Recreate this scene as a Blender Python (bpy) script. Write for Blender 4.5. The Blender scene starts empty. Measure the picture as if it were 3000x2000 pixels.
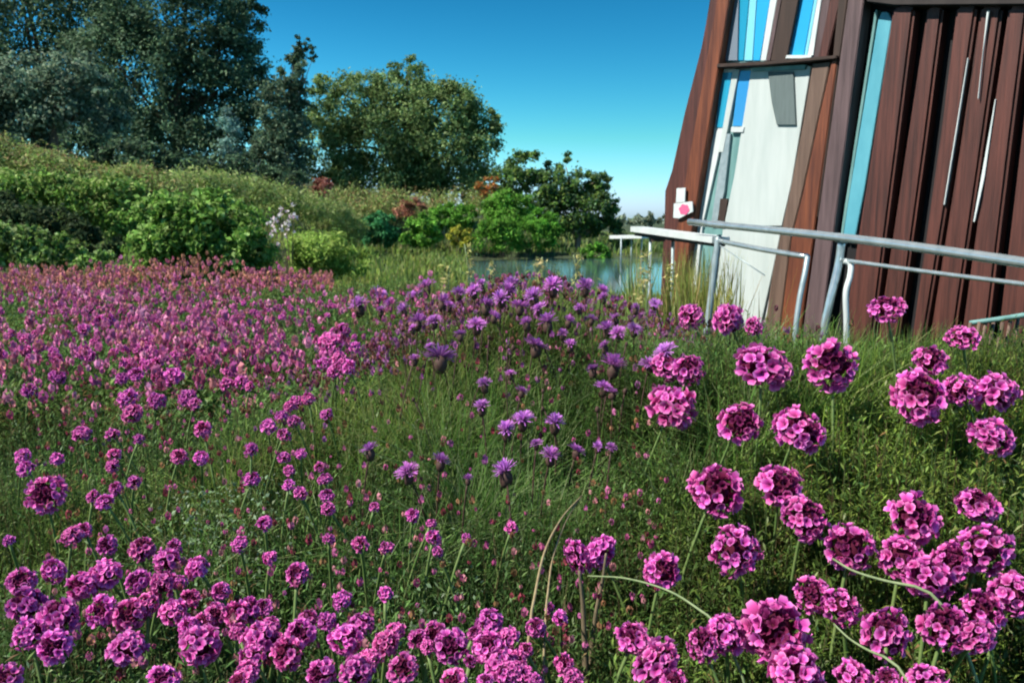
import bpy, math, random
import numpy as np
from mathutils import Vector, Matrix, Euler, Quaternion

random.seed(7)
rng = np.random.default_rng(11)
R = math.radians
sc = bpy.context.scene
COL = sc.collection

# ------------------------------------------------------------------ camera
EYE = 1.0                       # eye height above the flower field's ground
FPX = 2400.0                    # focal length in pixels of a 3000 px wide frame
PITCH = math.atan(360 / FPX)    # horizon sits at y = 640 of 2000
cam_d = bpy.data.cameras.new('camera')
cam = bpy.data.objects.new('camera', cam_d)
COL.objects.link(cam)
cam.location = (0, 0, EYE)
cam.rotation_euler = (math.pi / 2 - PITCH, 0, 0)
cam_d.sensor_width = 36.0
cam_d.lens = 36.0 * FPX / 3000.0
cam_d.clip_start = 0.02
cam_d.clip_end = 6000
cam_d.dof.use_dof = True
cam_d.dof.focus_distance = 1.7
cam_d.dof.aperture_fstop = 10.0
sc.camera = cam

# ------------------------------------------------------------------ light
SUN_AZ = R(-112)      # bearing from +Y towards +X; the sun stands to the left
SUN_AZ_SKY = R(112)
SUN_EL = R(49)
world = bpy.data.worlds.new('World')
sc.world = world
world.use_nodes = True
wn = world.node_tree.nodes
wl = world.node_tree.links
bg = wn['Background']
sky = wn.new('ShaderNodeTexSky')
sky.sky_type = 'NISHITA'
sky.sun_disc = False
sky.sun_elevation = SUN_EL
sky.sun_rotation = SUN_AZ_SKY
sky.air_density = 1.0
sky.dust_density = 0.35
sky.ozone_density = 1.6
# the camera's strong colour grading, applied evenly to the whole sky: deeper teal overhead, pale cyan low down
cap = wn.new('ShaderNodeVectorMath')      # keeps the glow round the sun from swelling
cap.operation = 'MINIMUM'
cap.inputs[1].default_value = (7.0, 7.0, 7.0)
sep = wn.new('ShaderNodeSeparateColor')
cmb = wn.new('ShaderNodeCombineColor')
wl.new(sky.outputs[0], cap.inputs[0])
wl.new(cap.outputs[0], sep.inputs[0])
mxb = wn.new('ShaderNodeMath'); mxb.operation = 'MAXIMUM'
gsc = wn.new('ShaderNodeMath'); gsc.operation = 'MULTIPLY'; gsc.inputs[1].default_value = 1.12
wl.new(sep.outputs[1], gsc.inputs[0])
wl.new(gsc.outputs[0], mxb.inputs[0]); wl.new(sep.outputs[2], mxb.inputs[1])
for ch, src, ex, mu in ((0, sep.outputs[0], 3.2, 0.0088), (1, sep.outputs[1], 2.0, 0.109), (2, mxb.outputs[0], 2.1, 0.084)):
    pw = wn.new('ShaderNodeMath'); pw.operation = 'POWER'; pw.inputs[1].default_value = ex
    ml = wn.new('ShaderNodeMath'); ml.operation = 'MULTIPLY'; ml.inputs[1].default_value = mu
    wl.new(src, pw.inputs[0]); wl.new(pw.outputs[0], ml.inputs[0]); wl.new(ml.outputs[0], cmb.inputs[ch])
wl.new(cmb.outputs[0], bg.inputs[0])
bg.inputs[1].default_value = 0.13
sun_d = bpy.data.lights.new('sun', 'SUN')
sun_d.energy = 4.8
sun_d.angle = R(0.53)
sun_d.color = (1.0, 0.95, 0.86)
sun = bpy.data.objects.new('sun', sun_d)
COL.objects.link(sun)
sdir = Vector((math.sin(SUN_AZ) * math.cos(SUN_EL), math.cos(SUN_AZ) * math.cos(SUN_EL), math.sin(SUN_EL)))
sun.rotation_euler = sdir.to_track_quat('Z', 'Y').to_euler()
sun.location = sdir * 60
sc.view_settings.view_transform = 'Standard'
sc.view_settings.look = 'None'
sc.view_settings.exposure = 0.88
sc.view_settings.gamma = 1.0
sc.render.engine = 'CYCLES'
sc.cycles.use_denoising = True
sc.cycles.max_bounces = 4
sc.cycles.diffuse_bounces = 2
sc.cycles.glossy_bounces = 2
sc.cycles.caustics_reflective = False
sc.cycles.caustics_refractive = False
sc.cycles.transparent_max_bounces = 6
sc.cycles.use_adaptive_sampling = True
sc.cycles.adaptive_threshold = 0.03
sc.render.filter_size = 2.0
sc.cycles.filter_width = 2.0

# ------------------------------------------------------------------ helpers
def ray(px, py):
    a = (px - 1500) / FPX
    b = (1000 - py) / FPX
    cp, sp = math.cos(PITCH), math.sin(PITCH)
    d = Vector((a, cp + b * sp, -sp + b * cp))
    return d / d.y

def at(px, py, depth):
    return Vector((0, 0, EYE)) + ray(px, py) * depth

def sstep(a, b, x):
    t = np.clip((np.asarray(x, float) - a) / (b - a), 0, 1)
    return t * t * (3 - 2 * t)

PH = 0.36   # height of the field's vegetation

def mound(x, y):
    m = 0.475 * np.exp(-((x - 0.07) / 0.64) ** 2 - ((y - 2.85) / 0.75) ** 2)
    bank = 0.40 * sstep(0.12, 0.72, x) * sstep(0.95, 1.9, y) * (1 - sstep(2.1, 3.1, y))
    return m + bank - 0.35 * m * bank / 0.4

def ground(x, y):
    x = np.asarray(x, float); y = np.asarray(y, float)
    z = mound(x, y)
    z = z + 0.025 * np.sin(x * 2.3 + 0.4) * np.sin(y * 1.9)
    drop = sstep(8.5, 20, y) * sstep(-16, -4, x) + sstep(3.6, 7, y) * sstep(0.3, 1.2, x) * 0.25
    z = z - 0.86 * np.clip(drop, 0, 1)
    z = z + 3.6 * sstep(-7, -22, x) * sstep(11, 26, y)
    z = z + 1.3 * sstep(46, 60, y) * (1 - sstep(0, 10, x))
    # pond bed
    pond = sstep(19, 22, y) * (1 - sstep(41, 44, y)) * sstep(-2.2, -0.2, x + 0.05 * (y - 30)) * (1 - sstep(16, 20, x))
    z = z - 0.7 * pond
    return z

def canopy(x, y):
    return ground(x, y) + PH

def hit(px, py, lift=0.0):
    """where the view ray meets the tops of the plants"""
    d = ray(px, py)
    Y = 0.7
    while Y < 14:
        p = Vector((0, 0, EYE)) + d * Y
        if p.z < float(canopy(p.x, p.y)) + lift:
            return p
        Y += 0.02
    return None

MATS = {}
def nmat(name):
    m = bpy.data.materials.new(name)
    m.use_nodes = True
    MATS[name] = m
    nt = m.node_tree
    return m, nt.nodes, nt.links, nt.nodes['Principled BSDF'], nt.nodes['Material Output']

def leaf_mat(name, trans=0.35, rough=0.55, spec=0.25, mul=1.0, objrand=0.0):
    m, n, l, p, out = nmat(name)
    a = n.new('ShaderNodeAttribute'); a.attribute_name = 'tint'
    src = a.outputs['Color']
    hs = n.new('ShaderNodeHueSaturation')
    hs.inputs['Value'].default_value = mul
    if objrand:
        oi = n.new('ShaderNodeObjectInfo')
        mr = n.new('ShaderNodeMapRange')
        mr.inputs[3].default_value = mul * (1 - objrand); mr.inputs[4].default_value = mul * (1 + objrand)
        l.new(oi.outputs['Random'], mr.inputs[0]); l.new(mr.outputs[0], hs.inputs['Value'])
        mr2 = n.new('ShaderNodeMapRange')
        mr2.inputs[3].default_value = 0.5 - objrand * 0.09; mr2.inputs[4].default_value = 0.5 + objrand * 0.09
        mth = n.new('ShaderNodeMath'); mth.operation = 'FRACT'
        mt2 = n.new('ShaderNodeMath'); mt2.operation = 'MULTIPLY'; mt2.inputs[1].default_value = 7.31
        l.new(oi.outputs['Random'], mt2.inputs[0]); l.new(mt2.outputs[0], mth.inputs[0])
        l.new(mth.outputs[0], mr2.inputs[0]); l.new(mr2.outputs[0], hs.inputs['Hue'])
    l.new(src, hs.inputs['Color'])
    src = hs.outputs[0]
    l.new(src, p.inputs['Base Color'])
    p.inputs['Roughness'].default_value = rough
    p.inputs['Specular IOR Level'].default_value = spec
    tr = n.new('ShaderNodeBsdfTranslucent')
    l.new(src, tr.inputs[0])
    mx = n.new('ShaderNodeMixShader'); mx.inputs[0].default_value = trans
    l.new(p.outputs[0], mx.inputs[1]); l.new(tr.outputs[0], mx.inputs[2])
    l.new(mx.outputs[0], out.inputs[0])
    return m

def plain_mat(name, col, rough=0.6, metal=0.0, spec=0.4, noise=None, bump=0.0, scale=(8, 8, 8), col2=None, lo=0.35, hi=0.65):
    m, n, l, p, out = nmat(name)
    p.inputs['Base Color'].default_value = (*col, 1)
    p.inputs['Roughness'].default_value = rough
    p.inputs['Metallic'].default_value = metal
    p.inputs['Specular IOR Level'].default_value = spec
    if col2 is not None:
        tc = n.new('ShaderNodeTexCoord'); mp = n.new('ShaderNodeMapping')
        mp.inputs['Scale'].default_value = scale
        l.new(tc.outputs['Object'], mp.inputs[0])
        nz = n.new('ShaderNodeTexNoise'); nz.inputs['Scale'].default_value = 1.0
        nz.inputs['Detail'].default_value = 6; nz.inputs['Roughness'].default_value = 0.65
        l.new(mp.outputs[0], nz.inputs['Vector'])
        cr = n.new('ShaderNodeValToRGB')
        cr.color_ramp.elements[0].position = lo; cr.color_ramp.elements[0].color = (*col, 1)
        cr.color_ramp.elements[1].position = hi; cr.color_ramp.elements[1].color = (*col2, 1)
        l.new(nz.outputs[0], cr.inputs[0]); l.new(cr.outputs[0], p.inputs['Base Color'])
        if bump:
            b = n.new('ShaderNodeBump'); b.inputs['Strength'].default_value = bump
            b.inputs['Distance'].default_value = 0.01
            l.new(nz.outputs[0], b.inputs['Height']); l.new(b.outputs[0], p.inputs['Normal'])
    return m

leaf_mat('foliage', 0.36, 0.6, 0.10, mul=2.1)
leaf_mat('grass', 0.42, 0.55, 0.15, mul=1.5)
leaf_mat('petal', 0.34, 0.65, 0.08, 0.92, 0.20)
leaf_mat('petal_mass', 0.34, 0.65, 0.08)
plain_mat('flower_core', (0.030, 0.004, 0.010), 0.9, spec=0.1, col2=(0.09, 0.010, 0.03), scale=(300, 300, 300))
plain_mat('bract', (0.035, 0.018, 0.014), 0.75, col2=(0.085, 0.04, 0.03), scale=(200, 200, 200))
plain_mat('stem', (0.08, 0.15, 0.035), 0.6, col2=(0.14, 0.19, 0.06), scale=(40, 40, 8))
plain_mat('straw', (0.30, 0.24, 0.13), 0.7, col2=(0.20, 0.15, 0.075), scale=(60, 60, 10))
plain_mat('tan_stalk', (0.19, 0.14, 0.085), 0.8, col2=(0.09, 0.075, 0.04), scale=(90, 90, 12), bump=0.4)
plain_mat('pale_stalk', (0.20, 0.25, 0.12), 0.6, col2=(0.13, 0.18, 0.08), scale=(60, 60, 10))
plain_mat('bark', (0.05, 0.035, 0.022), 0.9, col2=(0.13, 0.10, 0.07), scale=(9, 9, 2.5), bump=0.5)
plain_mat('pale_bark', (0.14, 0.10, 0.075), 0.9, col2=(0.26, 0.20, 0.15), scale=(9, 9, 2.5), bump=0.5)
plain_mat('soil', (0.018, 0.026, 0.010), 0.95, col2=(0.05, 0.075, 0.022), scale=(1.6, 1.6, 1.6), bump=0.4)
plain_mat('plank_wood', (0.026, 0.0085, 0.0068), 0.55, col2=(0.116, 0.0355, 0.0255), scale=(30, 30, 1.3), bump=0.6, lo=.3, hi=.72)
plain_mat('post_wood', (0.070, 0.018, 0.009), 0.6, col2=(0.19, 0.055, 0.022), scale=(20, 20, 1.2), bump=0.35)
plain_mat('grey_wood', (0.060, 0.038, 0.041), 0.65, col2=(0.12, 0.078, 0.082), scale=(20, 20, 1.2), bump=0.3)
plain_mat('dun_wood', (0.085, 0.052, 0.038), 0.65, col2=(0.155, 0.10, 0.075), scale=(20, 20, 1.2), bump=0.3)
plain_mat('dark_wood', (0.022, 0.013, 0.010), 0.7, col2=(0.045, 0.025, 0.018), scale=(20, 20, 1.2))
plain_mat('black_board', (0.006, 0.006, 0.008), 0.8)
plain_mat('white_paint', (0.39, 0.445, 0.435), 0.55, col2=(0.46, 0.51, 0.50), scale=(9, 9, 1.2))
plain_mat('bright_white', (0.56, 0.60, 0.60), 0.45, col2=(0.47, 0.52, 0.52), scale=(6, 6, 6))
plain_mat('shadow_grey', (0.085, 0.115, 0.115), 0.7, col2=(0.11, 0.145, 0.145), scale=(60, 60, 4))
plain_mat('slate_blind', (0.14, 0.18, 0.23), 0.6)
plain_mat('sea_paint', (0.10, 0.22, 0.215), 0.5, col2=(0.16, 0.31, 0.30), scale=(12, 12, 2))
plain_mat('blue_strip', (0.07, 0.28, 0.36), 0.4, col2=(0.10, 0.34, 0.42), scale=(6, 6, 2))
plain_mat('rail_metal', (0.42, 0.50, 0.52), 0.26, metal=0.7, col2=(0.60, 0.66, 0.67), scale=(14, 14, 14))
plain_mat('dull_metal', (0.26, 0.33, 0.35), 0.45, metal=0.4, col2=(0.36, 0.43, 0.45), scale=(18, 18, 18))
plain_mat('sign_pink', (0.62, 0.10, 0.22), 0.6)
plain_mat('roof_felt', (0.02, 0.015, 0.015), 0.8, col2=(0.035, 0.028, 0.026), scale=(6, 6, 6))
for nm, c in (('glass_teal', (0.02, 0.26, 0.42)), ('glass_blue', (0.03, 0.22, 0.50)), ('glass_sky', (0.03, 0.33, 0.62)), ('glass_pale', (0.20, 0.55, 0.68))):  # reflected sky put into the pane colours
    mm = plain_mat(nm, c, 0.06, spec=0.7)
    mm.node_tree.nodes['Principled BSDF'].inputs['Coat Weight'].default_value = 0.5
    mm.node_tree.nodes['Principled BSDF'].inputs['Coat Roughness'].default_value = 0.03
# water
m, n, l, p, out = nmat('water')
p.inputs['Base Color'].default_value = (0.05, 0.10, 0.10, 1)
p.inputs['Roughness'].default_value = 0.07
p.inputs['Specular IOR Level'].default_value = 0.8
tc = n.new('ShaderNodeTexCoord'); mp = n.new('ShaderNodeMapping'); mp.inputs['Scale'].default_value = (0.8, 2.2, 1)
nz = n.new('ShaderNodeTexNoise'); nz.inputs['Scale'].default_value = 2.0; nz.inputs['Detail'].default_value = 3
bp = n.new('ShaderNodeBump'); bp.inputs['Strength'].default_value = 0.10; bp.inputs['Distance'].default_value = 0.05
l.new(tc.outputs['Object'], mp.inputs[0]); l.new(mp.outputs[0], nz.inputs['Vector'])
l.new(nz.outputs[0], bp.inputs['Height']); l.new(bp.outputs[0], p.inputs['Normal'])

def tag(o, label=None, cat=None, group=None, kind=None):
    if label: o['label'] = label
    if cat: o['category'] = cat
    if group: o['group'] = group
    if kind: o['kind'] = kind
    return o

def link(o, parent=None):
    COL.objects.link(o)
    if parent is not None:
        o.parent = parent
    return o

def empty(name, loc=(0, 0, 0)):
    o = bpy.data.objects.new(name, None)
    o.empty_display_size = 0.05
    o.location = loc
    return link(o)

def new_mesh(name, verts, faces, mat, smooth=False, tint=None):
    me = bpy.data.meshes.new(name)
    me.from_pydata([tuple(v) for v in verts], [], [tuple(f) for f in faces])
    me.materials.append(MATS[mat])
    if smooth:
        me.polygons.foreach_set('use_smooth', [True] * len(me.polygons))
    if tint is not None:
        a = me.attributes.new('tint', 'FLOAT_COLOR', 'POINT')
        t = np.ones((len(verts), 4), np.float32); t[:, :3] = tint
        a.data.foreach_set('color', t.ravel())
    me.update()
    return me

def mobj(name, me, parent=None, loc=None):
    o = bpy.data.objects.new(name, me)
    if loc is not None: o.location = loc
    return link(o, parent)

def batch_mesh(name, V, tmpl, tint, mat, smooth=False):
    """V (N,k,3) copies of a small template of quads/tris; tint (N,3) or (N,k,3)"""
    N, k, _ = V.shape
    T = np.asarray(tmpl, np.int64)
    nf, c = T.shape
    me = bpy.data.meshes.new(name)
    me.vertices.add(N * k)
    me.vertices.foreach_set('co', V.astype(np.float32).ravel())
    idx = (T[None] + (np.arange(N) * k)[:, None, None]).ravel()
    me.loops.add(len(idx)); me.loops.foreach_set('vertex_index', idx.astype(np.int32))
    me.polygons.add(N * nf)
    me.polygons.foreach_set('loop_start', (np.arange(N * nf) * c).astype(np.int32))
    me.polygons.foreach_set('loop_total', np.full(N * nf, c, np.int32))
    if smooth:
        me.polygons.foreach_set('use_smooth', np.ones(N * nf, bool))
    a = me.attributes.new('tint', 'FLOAT_COLOR', 'POINT')
    t = np.ones((N, k, 4), np.float32)
    t[:, :, :3] = tint if tint.ndim == 3 else tint[:, None, :]
    a.data.foreach_set('color', t.ravel())
    me.materials.append(MATS[mat])
    me.update(calc_edges=True)
    me.validate()
    return me

def unit(v):
    return v / np.maximum(np.linalg.norm(v, axis=-1, keepdims=True), 1e-9)

def rand_dirs(n):
    return unit(rng.normal(size=(n, 3)))

LEAF_T = [(0, 1, 2, 3)]
def leaves(P, normals, size, tint, asp=0.55, fold=0.18):
    """diamond leaves, slightly folded"""
    n = len(P)
    t = unit(np.cross(normals, rand_dirs(n)))
    b = np.cross(normals, t)
    s = (size * rng.uniform(0.5, 1.5, n))[:, None]
    V = np.stack([P - t * s * 0.5,
                  P + b * s * asp * 0.5 + normals * s * fold,
                  P + t * s * 0.5,
                  P - b * s * asp * 0.5 + normals * s * fold], 1)
    return V

def var_tint(n, cols, w=None, jit=0.16):
    cols = np.asarray(cols, float)
    k = rng.choice(len(cols), n, p=w)
    c = cols[k] * rng.uniform(1 - jit, 1 + jit, (n, 1)) * rng.uniform(1 - jit * 0.4, 1 + jit * 0.4, (n, 3))
    return c

def crown_mesh(name, lobes, nleaf, size, cols, clump=0.22, sparse=0.0, asp=0.6, mat='foliage', per=85):
    """lobes: (centre, radii). Leaves sit in tufts spread through the outer part of every lobe."""
    vol = np.array([(r[0] * r[1] * r[2]) ** (2 / 3) for c, r in lobes])
    vol = vol / vol.sum()
    allV, allT = [], []
    for (c, r), w in zip(lobes, vol):
        c = np.array(c); r = np.array(r)
        m = max(60, int(nleaf * w))
        nt = max(6, m // per)
        d = rand_dirs(nt)
        rad = rng.uniform(0.62, 1.05, nt) ** 0.8
        tp = c + d * rad[:, None] * r
        keep = rng.uniform(size=nt) > sparse
        tp, d = tp[keep], d[keep]
        nt = len(tp)
        k = rng.integers(0, nt, m)
        rc = clump * r.mean() * rng.uniform(0.6, 1.4, nt)
        off = rng.normal(size=(m, 3)) * rc[k][:, None] * np.array([0.62, 0.62, 0.5])
        P = tp[k] + off
        nr = unit(rand_dirs(m) * 0.9 + d[k] * 0.55 + np.array([0, 0, 0.45]))
        V = leaves(P, nr, size, None, asp)
        ct = rng.uniform(0.62, 1.38, nt)
        T = var_tint(m, cols) * ct[k][:, None]
        allV.append(V); allT.append(T)
    return batch_mesh(name, np.concatenate(allV), LEAF_T, np.concatenate(allT), mat)

def tube(pts, radii, sides=8, closed_ends=True):
    pts = [Vector(p) for p in pts]
    V, F = [], []
    for i, p in enumerate(pts):
        t = (pts[min(i + 1, len(pts) - 1)] - pts[max(i - 1, 0)]).normalized()
        u = t.cross(Vector((0.31, 0.9, 0.17)) if abs(t.y) < 0.85 else Vector((1, 0, 0.2))).normalized()
        w = t.cross(u)
        r = radii[i] if hasattr(radii, '__len__') else radii
        for s in range(sides):
            a = 2 * math.pi * s / sides
            V.append(p + (u * math.cos(a) + w * math.sin(a)) * r)
    for i in range(len(pts) - 1):
        for s in range(sides):
            s2 = (s + 1) % sides
            F.append((i * sides + s, i * sides + s2, (i + 1) * sides + s2, (i + 1) * sides + s))
    if closed_ends:
        F.append(tuple(range(sides - 1, -1, -1)))
        b = (len(pts) - 1) * sides
        F.append(tuple(range(b, b + sides)))
    return V, F

def merge(parts):
    V, F = [], []
    for v, f in parts:
        o = len(V)
        V += list(v); F += [tuple(i + o for i in q) for q in f]
    return V, F

def smooth_line(pts, n=10):
    """Catmull-Rom through the points"""
    pts = [Vector(p) for p in pts]
    P = [pts[0] * 2 - pts[1]] + pts + [pts[-1] * 2 - pts[-2]]
    out = []
    for i in range(1, len(P) - 2):
        for k in range(n):
            t = k / n
            a, b, c, d = P[i - 1], P[i], P[i + 1], P[i + 2]
            out.append(0.5 * ((2 * b) + (c - a) * t + (2 * a - 5 * b + 4 * c - d) * t * t + (3 * b - a - 3 * c + d) * t ** 3))
    out.append(pts[-1])
    return out

# ------------------------------------------------------------------ ground, water
ux = np.linspace(-1, 1, 231)
xs = np.sinh(ux * 6.6) * 1.05
uy = np.linspace(-0.28, 1, 261)
ys = np.sinh(uy * 6.9) * 3.2 / 1.6
GX, GY = np.meshgrid(xs, ys)
GZ = ground(GX, GY)
GZ = GZ + 0.10 * np.sin(GX * 0.21 + 1) * np.sin(GY * 0.17) * sstep(20, 60, GY)
nx, ny = len(xs), len(ys)
gv = np.stack([GX, GY, GZ], -1).reshape(-1, 3)
ii = np.arange(ny - 1)[:, None] * nx + np.arange(nx - 1)[None]
gf = np.stack([ii, ii + 1, ii + nx + 1, ii + nx], -1).reshape(-1, 4)
go = mobj('ground', new_mesh('ground', gv.tolist(), gf.tolist(), 'soil', True))
tag(go, kind='structure')
pond_pts = []
for k in range(48):
    a = 2 * math.pi * k / 48
    pond_pts.append((8.5 + 12.5 * math.cos(a) * (1 + 0.05 * math.sin(3 * a)), 31.5 + 13.0 * math.sin(a), -1.02))
wo = mobj('water', new_mesh('water', pond_pts, [tuple(range(48))], 'water'))
tag(wo, kind='structure')

# ------------------------------------------------------------------ trees and bushes
def lobes_px(depth, L, thick=0.9):
    out = []
    for t in L:
        px, py, rx, ry = t[:4]
        dd = depth + (t[4] if len(t) > 4 else 0)
        s = dd / FPX
        c = at(px, py, dd)
        out.append((tuple(c), (rx * s, (rx + ry) * 0.5 * s * thick, ry * s)))
    return out

DARK = [(0.032, 0.060, 0.032), (0.050, 0.086, 0.046), (0.068, 0.106, 0.062), (0.020, 0.042, 0.024)]  # shadow side of the left trees put into the leaf colour
PALE = [(0.055, 0.090, 0.060), (0.085, 0.125, 0.080), (0.040, 0.068, 0.048), (0.11, 0.14, 0.095)]
OLIVE = [(0.068, 0.108, 0.034), (0.100, 0.148, 0.052), (0.046, 0.080, 0.026), (0.125, 0.17, 0.07)]
RICH = [(0.040, 0.085, 0.018), (0.062, 0.115, 0.024), (0.028, 0.062, 0.016), (0.085, 0.12, 0.03)]
BUSH = [(0.062, 0.125, 0.022), (0.092, 0.165, 0.034), (0.044, 0.092, 0.018), (0.14, 0.21, 0.065)]
FERN = [(0.055, 0.150, 0.018), (0.080, 0.190, 0.026), (0.040, 0.110, 0.016), (0.11, 0.21, 0.040)]
MEAD = [(0.095, 0.145, 0.038), (0.13, 0.17, 0.058), (0.066, 0.112, 0.026), (0.15, 0.165, 0.07)]

MEADOW = [(0.115, 0.165, 0.045), (0.15, 0.19, 0.065), (0.085, 0.13, 0.032), (0.17, 0.18, 0.08)]

def tree(name, label, depth, L, base_px, nleaf, size, cols, trunk_r, clump=0.24, sparse=0.0, bark='bark', group=None, lean=0.0):
    lobes = lobes_px(depth, L)
    bx = at(base_px, 640, depth).x
    bz = float(ground(bx, depth))
    root = empty(name, (bx, depth, bz))
    tag(root, label, 'tree', group)
    top = max(lobes, key=lambda q: q[0][2])
    h = top[0][2] - bz
    cx = np.mean([q[0][0] for q in lobes])
    parts = []
    pts = smooth_line([(0, 0, -0.3), ((cx - bx) * 0.15 + 0.1, 0, h * 0.3), ((cx - bx) * 0.5, 0.2, h * 0.6), ((top[0][0] - bx) * 0.9, 0, h * 0.95)], 5)
    nn = len(pts)
    parts.append(tube(pts, [trunk_r * (1.25 - 1.1 * (i / (nn - 1)) ** 0.7) for i in range(nn)], 9))
    for i, (c, r) in enumerate(lobes):
        f = 0.22 + 0.5 * random.random()
        s = pts[int(f * (nn - 1))]
        e = Vector((c[0] - bx, c[1] - depth, c[2] - bz))
        mid = s.lerp(e, 0.5) + Vector((0, 0, 0.08 * h * (random.random() - 0.2)))
        lp = smooth_line([s, mid, e], 4)
        k = len(lp)
        parts.append(tube(lp, [trunk_r * (0.42 - 0.36 * j / (k - 1)) for j in range(k)], 6))
    v, f = merge(parts)
    mobj('trunk', new_mesh('trunk', v, f, bark, True), root)
    lobes = [((c[0] - bx, c[1] - depth, c[2] - bz), r) for c, r in lobes]
    mobj('crown', crown_mesh('crown', lobes, nleaf, size, cols, clump, sparse), root)
    return root

def bush(name, label, depth, L, nleaf, size, cols, clump=0.26, asp=0.6, cat='bush', group=None, stems=5, sparse=0.0, per=80):
    lobes = lobes_px(depth, L)
    bx = float(np.mean([q[0][0] for q in lobes])); by = float(np.mean([q[0][1] for q in lobes]))
    bz = float(ground(bx, by))
    root = empty(name, (bx, by, bz))
    tag(root, label, cat, group)
    parts = []
    for c, r in lobes:
        e = Vector((c[0] - bx, c[1] - by, c[2] - bz + r[2] * 0.3))
        gx = c[0] - bx
        gz = float(ground(c[0], c[1])) - bz - 0.1
        if e.z < gz + 0.05: continue
        for k in range(min(stems, 2)):
            s = Vector((gx + random.uniform(-.25, .25) * r[0], e.y + random.uniform(-.2, .2) * r[1], gz))
            e2 = e + Vector((random.uniform(-.7, .7) * r[0], random.uniform(-.6, .6) * r[1], random.uniform(-.3, .3) * r[2]))
            lp = smooth_line([s, s.lerp(e2, 0.5) + Vector((random.uniform(-.1, .1) * r[0], 0, 0.1 * r[2])), e2], 3)
            q = max(0.006, 0.02 * r[2])
            parts.append(tube(lp, [q * (1 - 0.8 * j / (len(lp) - 1)) for j in range(len(lp))], 5))
    for v, f in parts:
        mobj('stem', new_mesh('stem', v, f, 'bark', True), root)
    lobes = [((c[0] - bx, c[1] - by, c[2] - bz), r) for c, r in lobes]
    mobj('foliage', crown_mesh('foliage', lobes, nleaf, size, cols, clump, sparse, asp, per=per), root)
    return root

tree('broadleaf_tree', 'tall dark tree behind the pale grey-green tree at the end of the bank', 54,
     [(60, 40, 230, 170), (210, 90, 170, 150), (40, -130, 230, 150), (240, -90, 200, 150), (120, 230, 190, 130), (-140, 120, 180, 200), (150, 380, 230, 130), (330, 400, 150, 110)],
     120, 42000, 0.23, DARK, 0.32, 0.22)
tree('broadleaf_tree', 'tallest dark tree with small sky gaps in its crown above the hedge', 50,
     [(520, 60, 180, 150), (650, 120, 105, 150), (440, 240, 170, 150), (600, 300, 150, 130), (690, 220, 90, 130), (560, -120, 190, 130), (380, 20, 130, 140),
      (470, 420, 200, 100), (735, 60, 38, 75), (330, 170, 130, 120), (720, 180, 55, 70), (640, 440, 170, 90), (755, 330, 70, 120)],
     520, 74000, 0.20, DARK, 0.36, 0.20, 0.05)
tree('broadleaf_tree', 'slender grey-green tree with spiky top between the dark tree and the dome-shaped tree', 48,
     [(882, 175, 24, 40), (904, 140, 13, 24), (868, 128, 10, 22), (918, 165, 10, 16), (850, 235, 40, 60), (820, 330, 60, 100), (850, 430, 60, 90), (800, 450, 60, 80), (860, 330, 35, 70)],
     835, 18000, 0.18, [(0.035, 0.062, 0.038), (0.055, 0.088, 0.05), (0.075, 0.105, 0.065), (0.025, 0.048, 0.032)], 0.16, 0.26)
tree('broadleaf_tree', 'pale grey-green spreading tree with dark hollow underneath, before the tall dark trees', 34,
     [(80, 240, 110, 75), (220, 235, 100, 70), (310, 300, 62, 80), (30, 330, 110, 90), (150, 300, 120, 70), (-60, 300, 110, 100), (330, 370, 45, 60), (60, 410, 90, 50)],
     170, 26000, 0.15, PALE, 0.22, 0.22)
tree('broadleaf_tree', 'wide dome-shaped olive green tree standing alone behind the shrubs', 57,
     [(1010, 320, 120, 90), (1180, 265, 95, 75), (1195, 205, 52, 38), (1330, 320, 95, 75), (1400, 390, 66, 90), (1120, 410, 170, 100), (1290, 450, 150, 110), (980, 440, 105, 110),
      (955, 255, 50, 30), (1250, 360, 160, 110), (1100, 510, 190, 70), (1320, 530, 130, 60), (1440, 340, 32, 34), (1070, 250, 60, 40), (1345, 265, 40, 34)],
     1180, 72000, 0.20, OLIVE, 0.34, 0.20)
tree('broadleaf_tree', 'ragged low dark tree with a bare pale trunk at the pond edge', 46,
     [(1540, 490, 62, 48), (1500, 530, 55, 55), (1610, 550, 70, 60), (1655, 480, 26, 32), (1720, 550, 62, 50), (1755, 530, 40, 30), (1750, 620, 60, 60), (1680, 620, 90, 70),
      (1775, 690, 50, 42), (1800, 640, 26, 50), (1590, 620, 70, 70), (1830, 700, 20, 30)],
     1690, 26000, 0.18, RICH + DARK[:2], 0.17, 0.24, 0.06, 'pale_bark')
tree('young_tree', 'small silvery blue-green tree glimpsed against the tall dark trees', 44,
     [(665, 345, 22, 28), (680, 390, 26, 36), (672, 435, 22, 34)],
     674, 1700, 0.16, [(0.09, 0.16, 0.14), (0.13, 0.21, 0.185), (0.06, 0.12, 0.10)], 0.05, 0.45)

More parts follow.
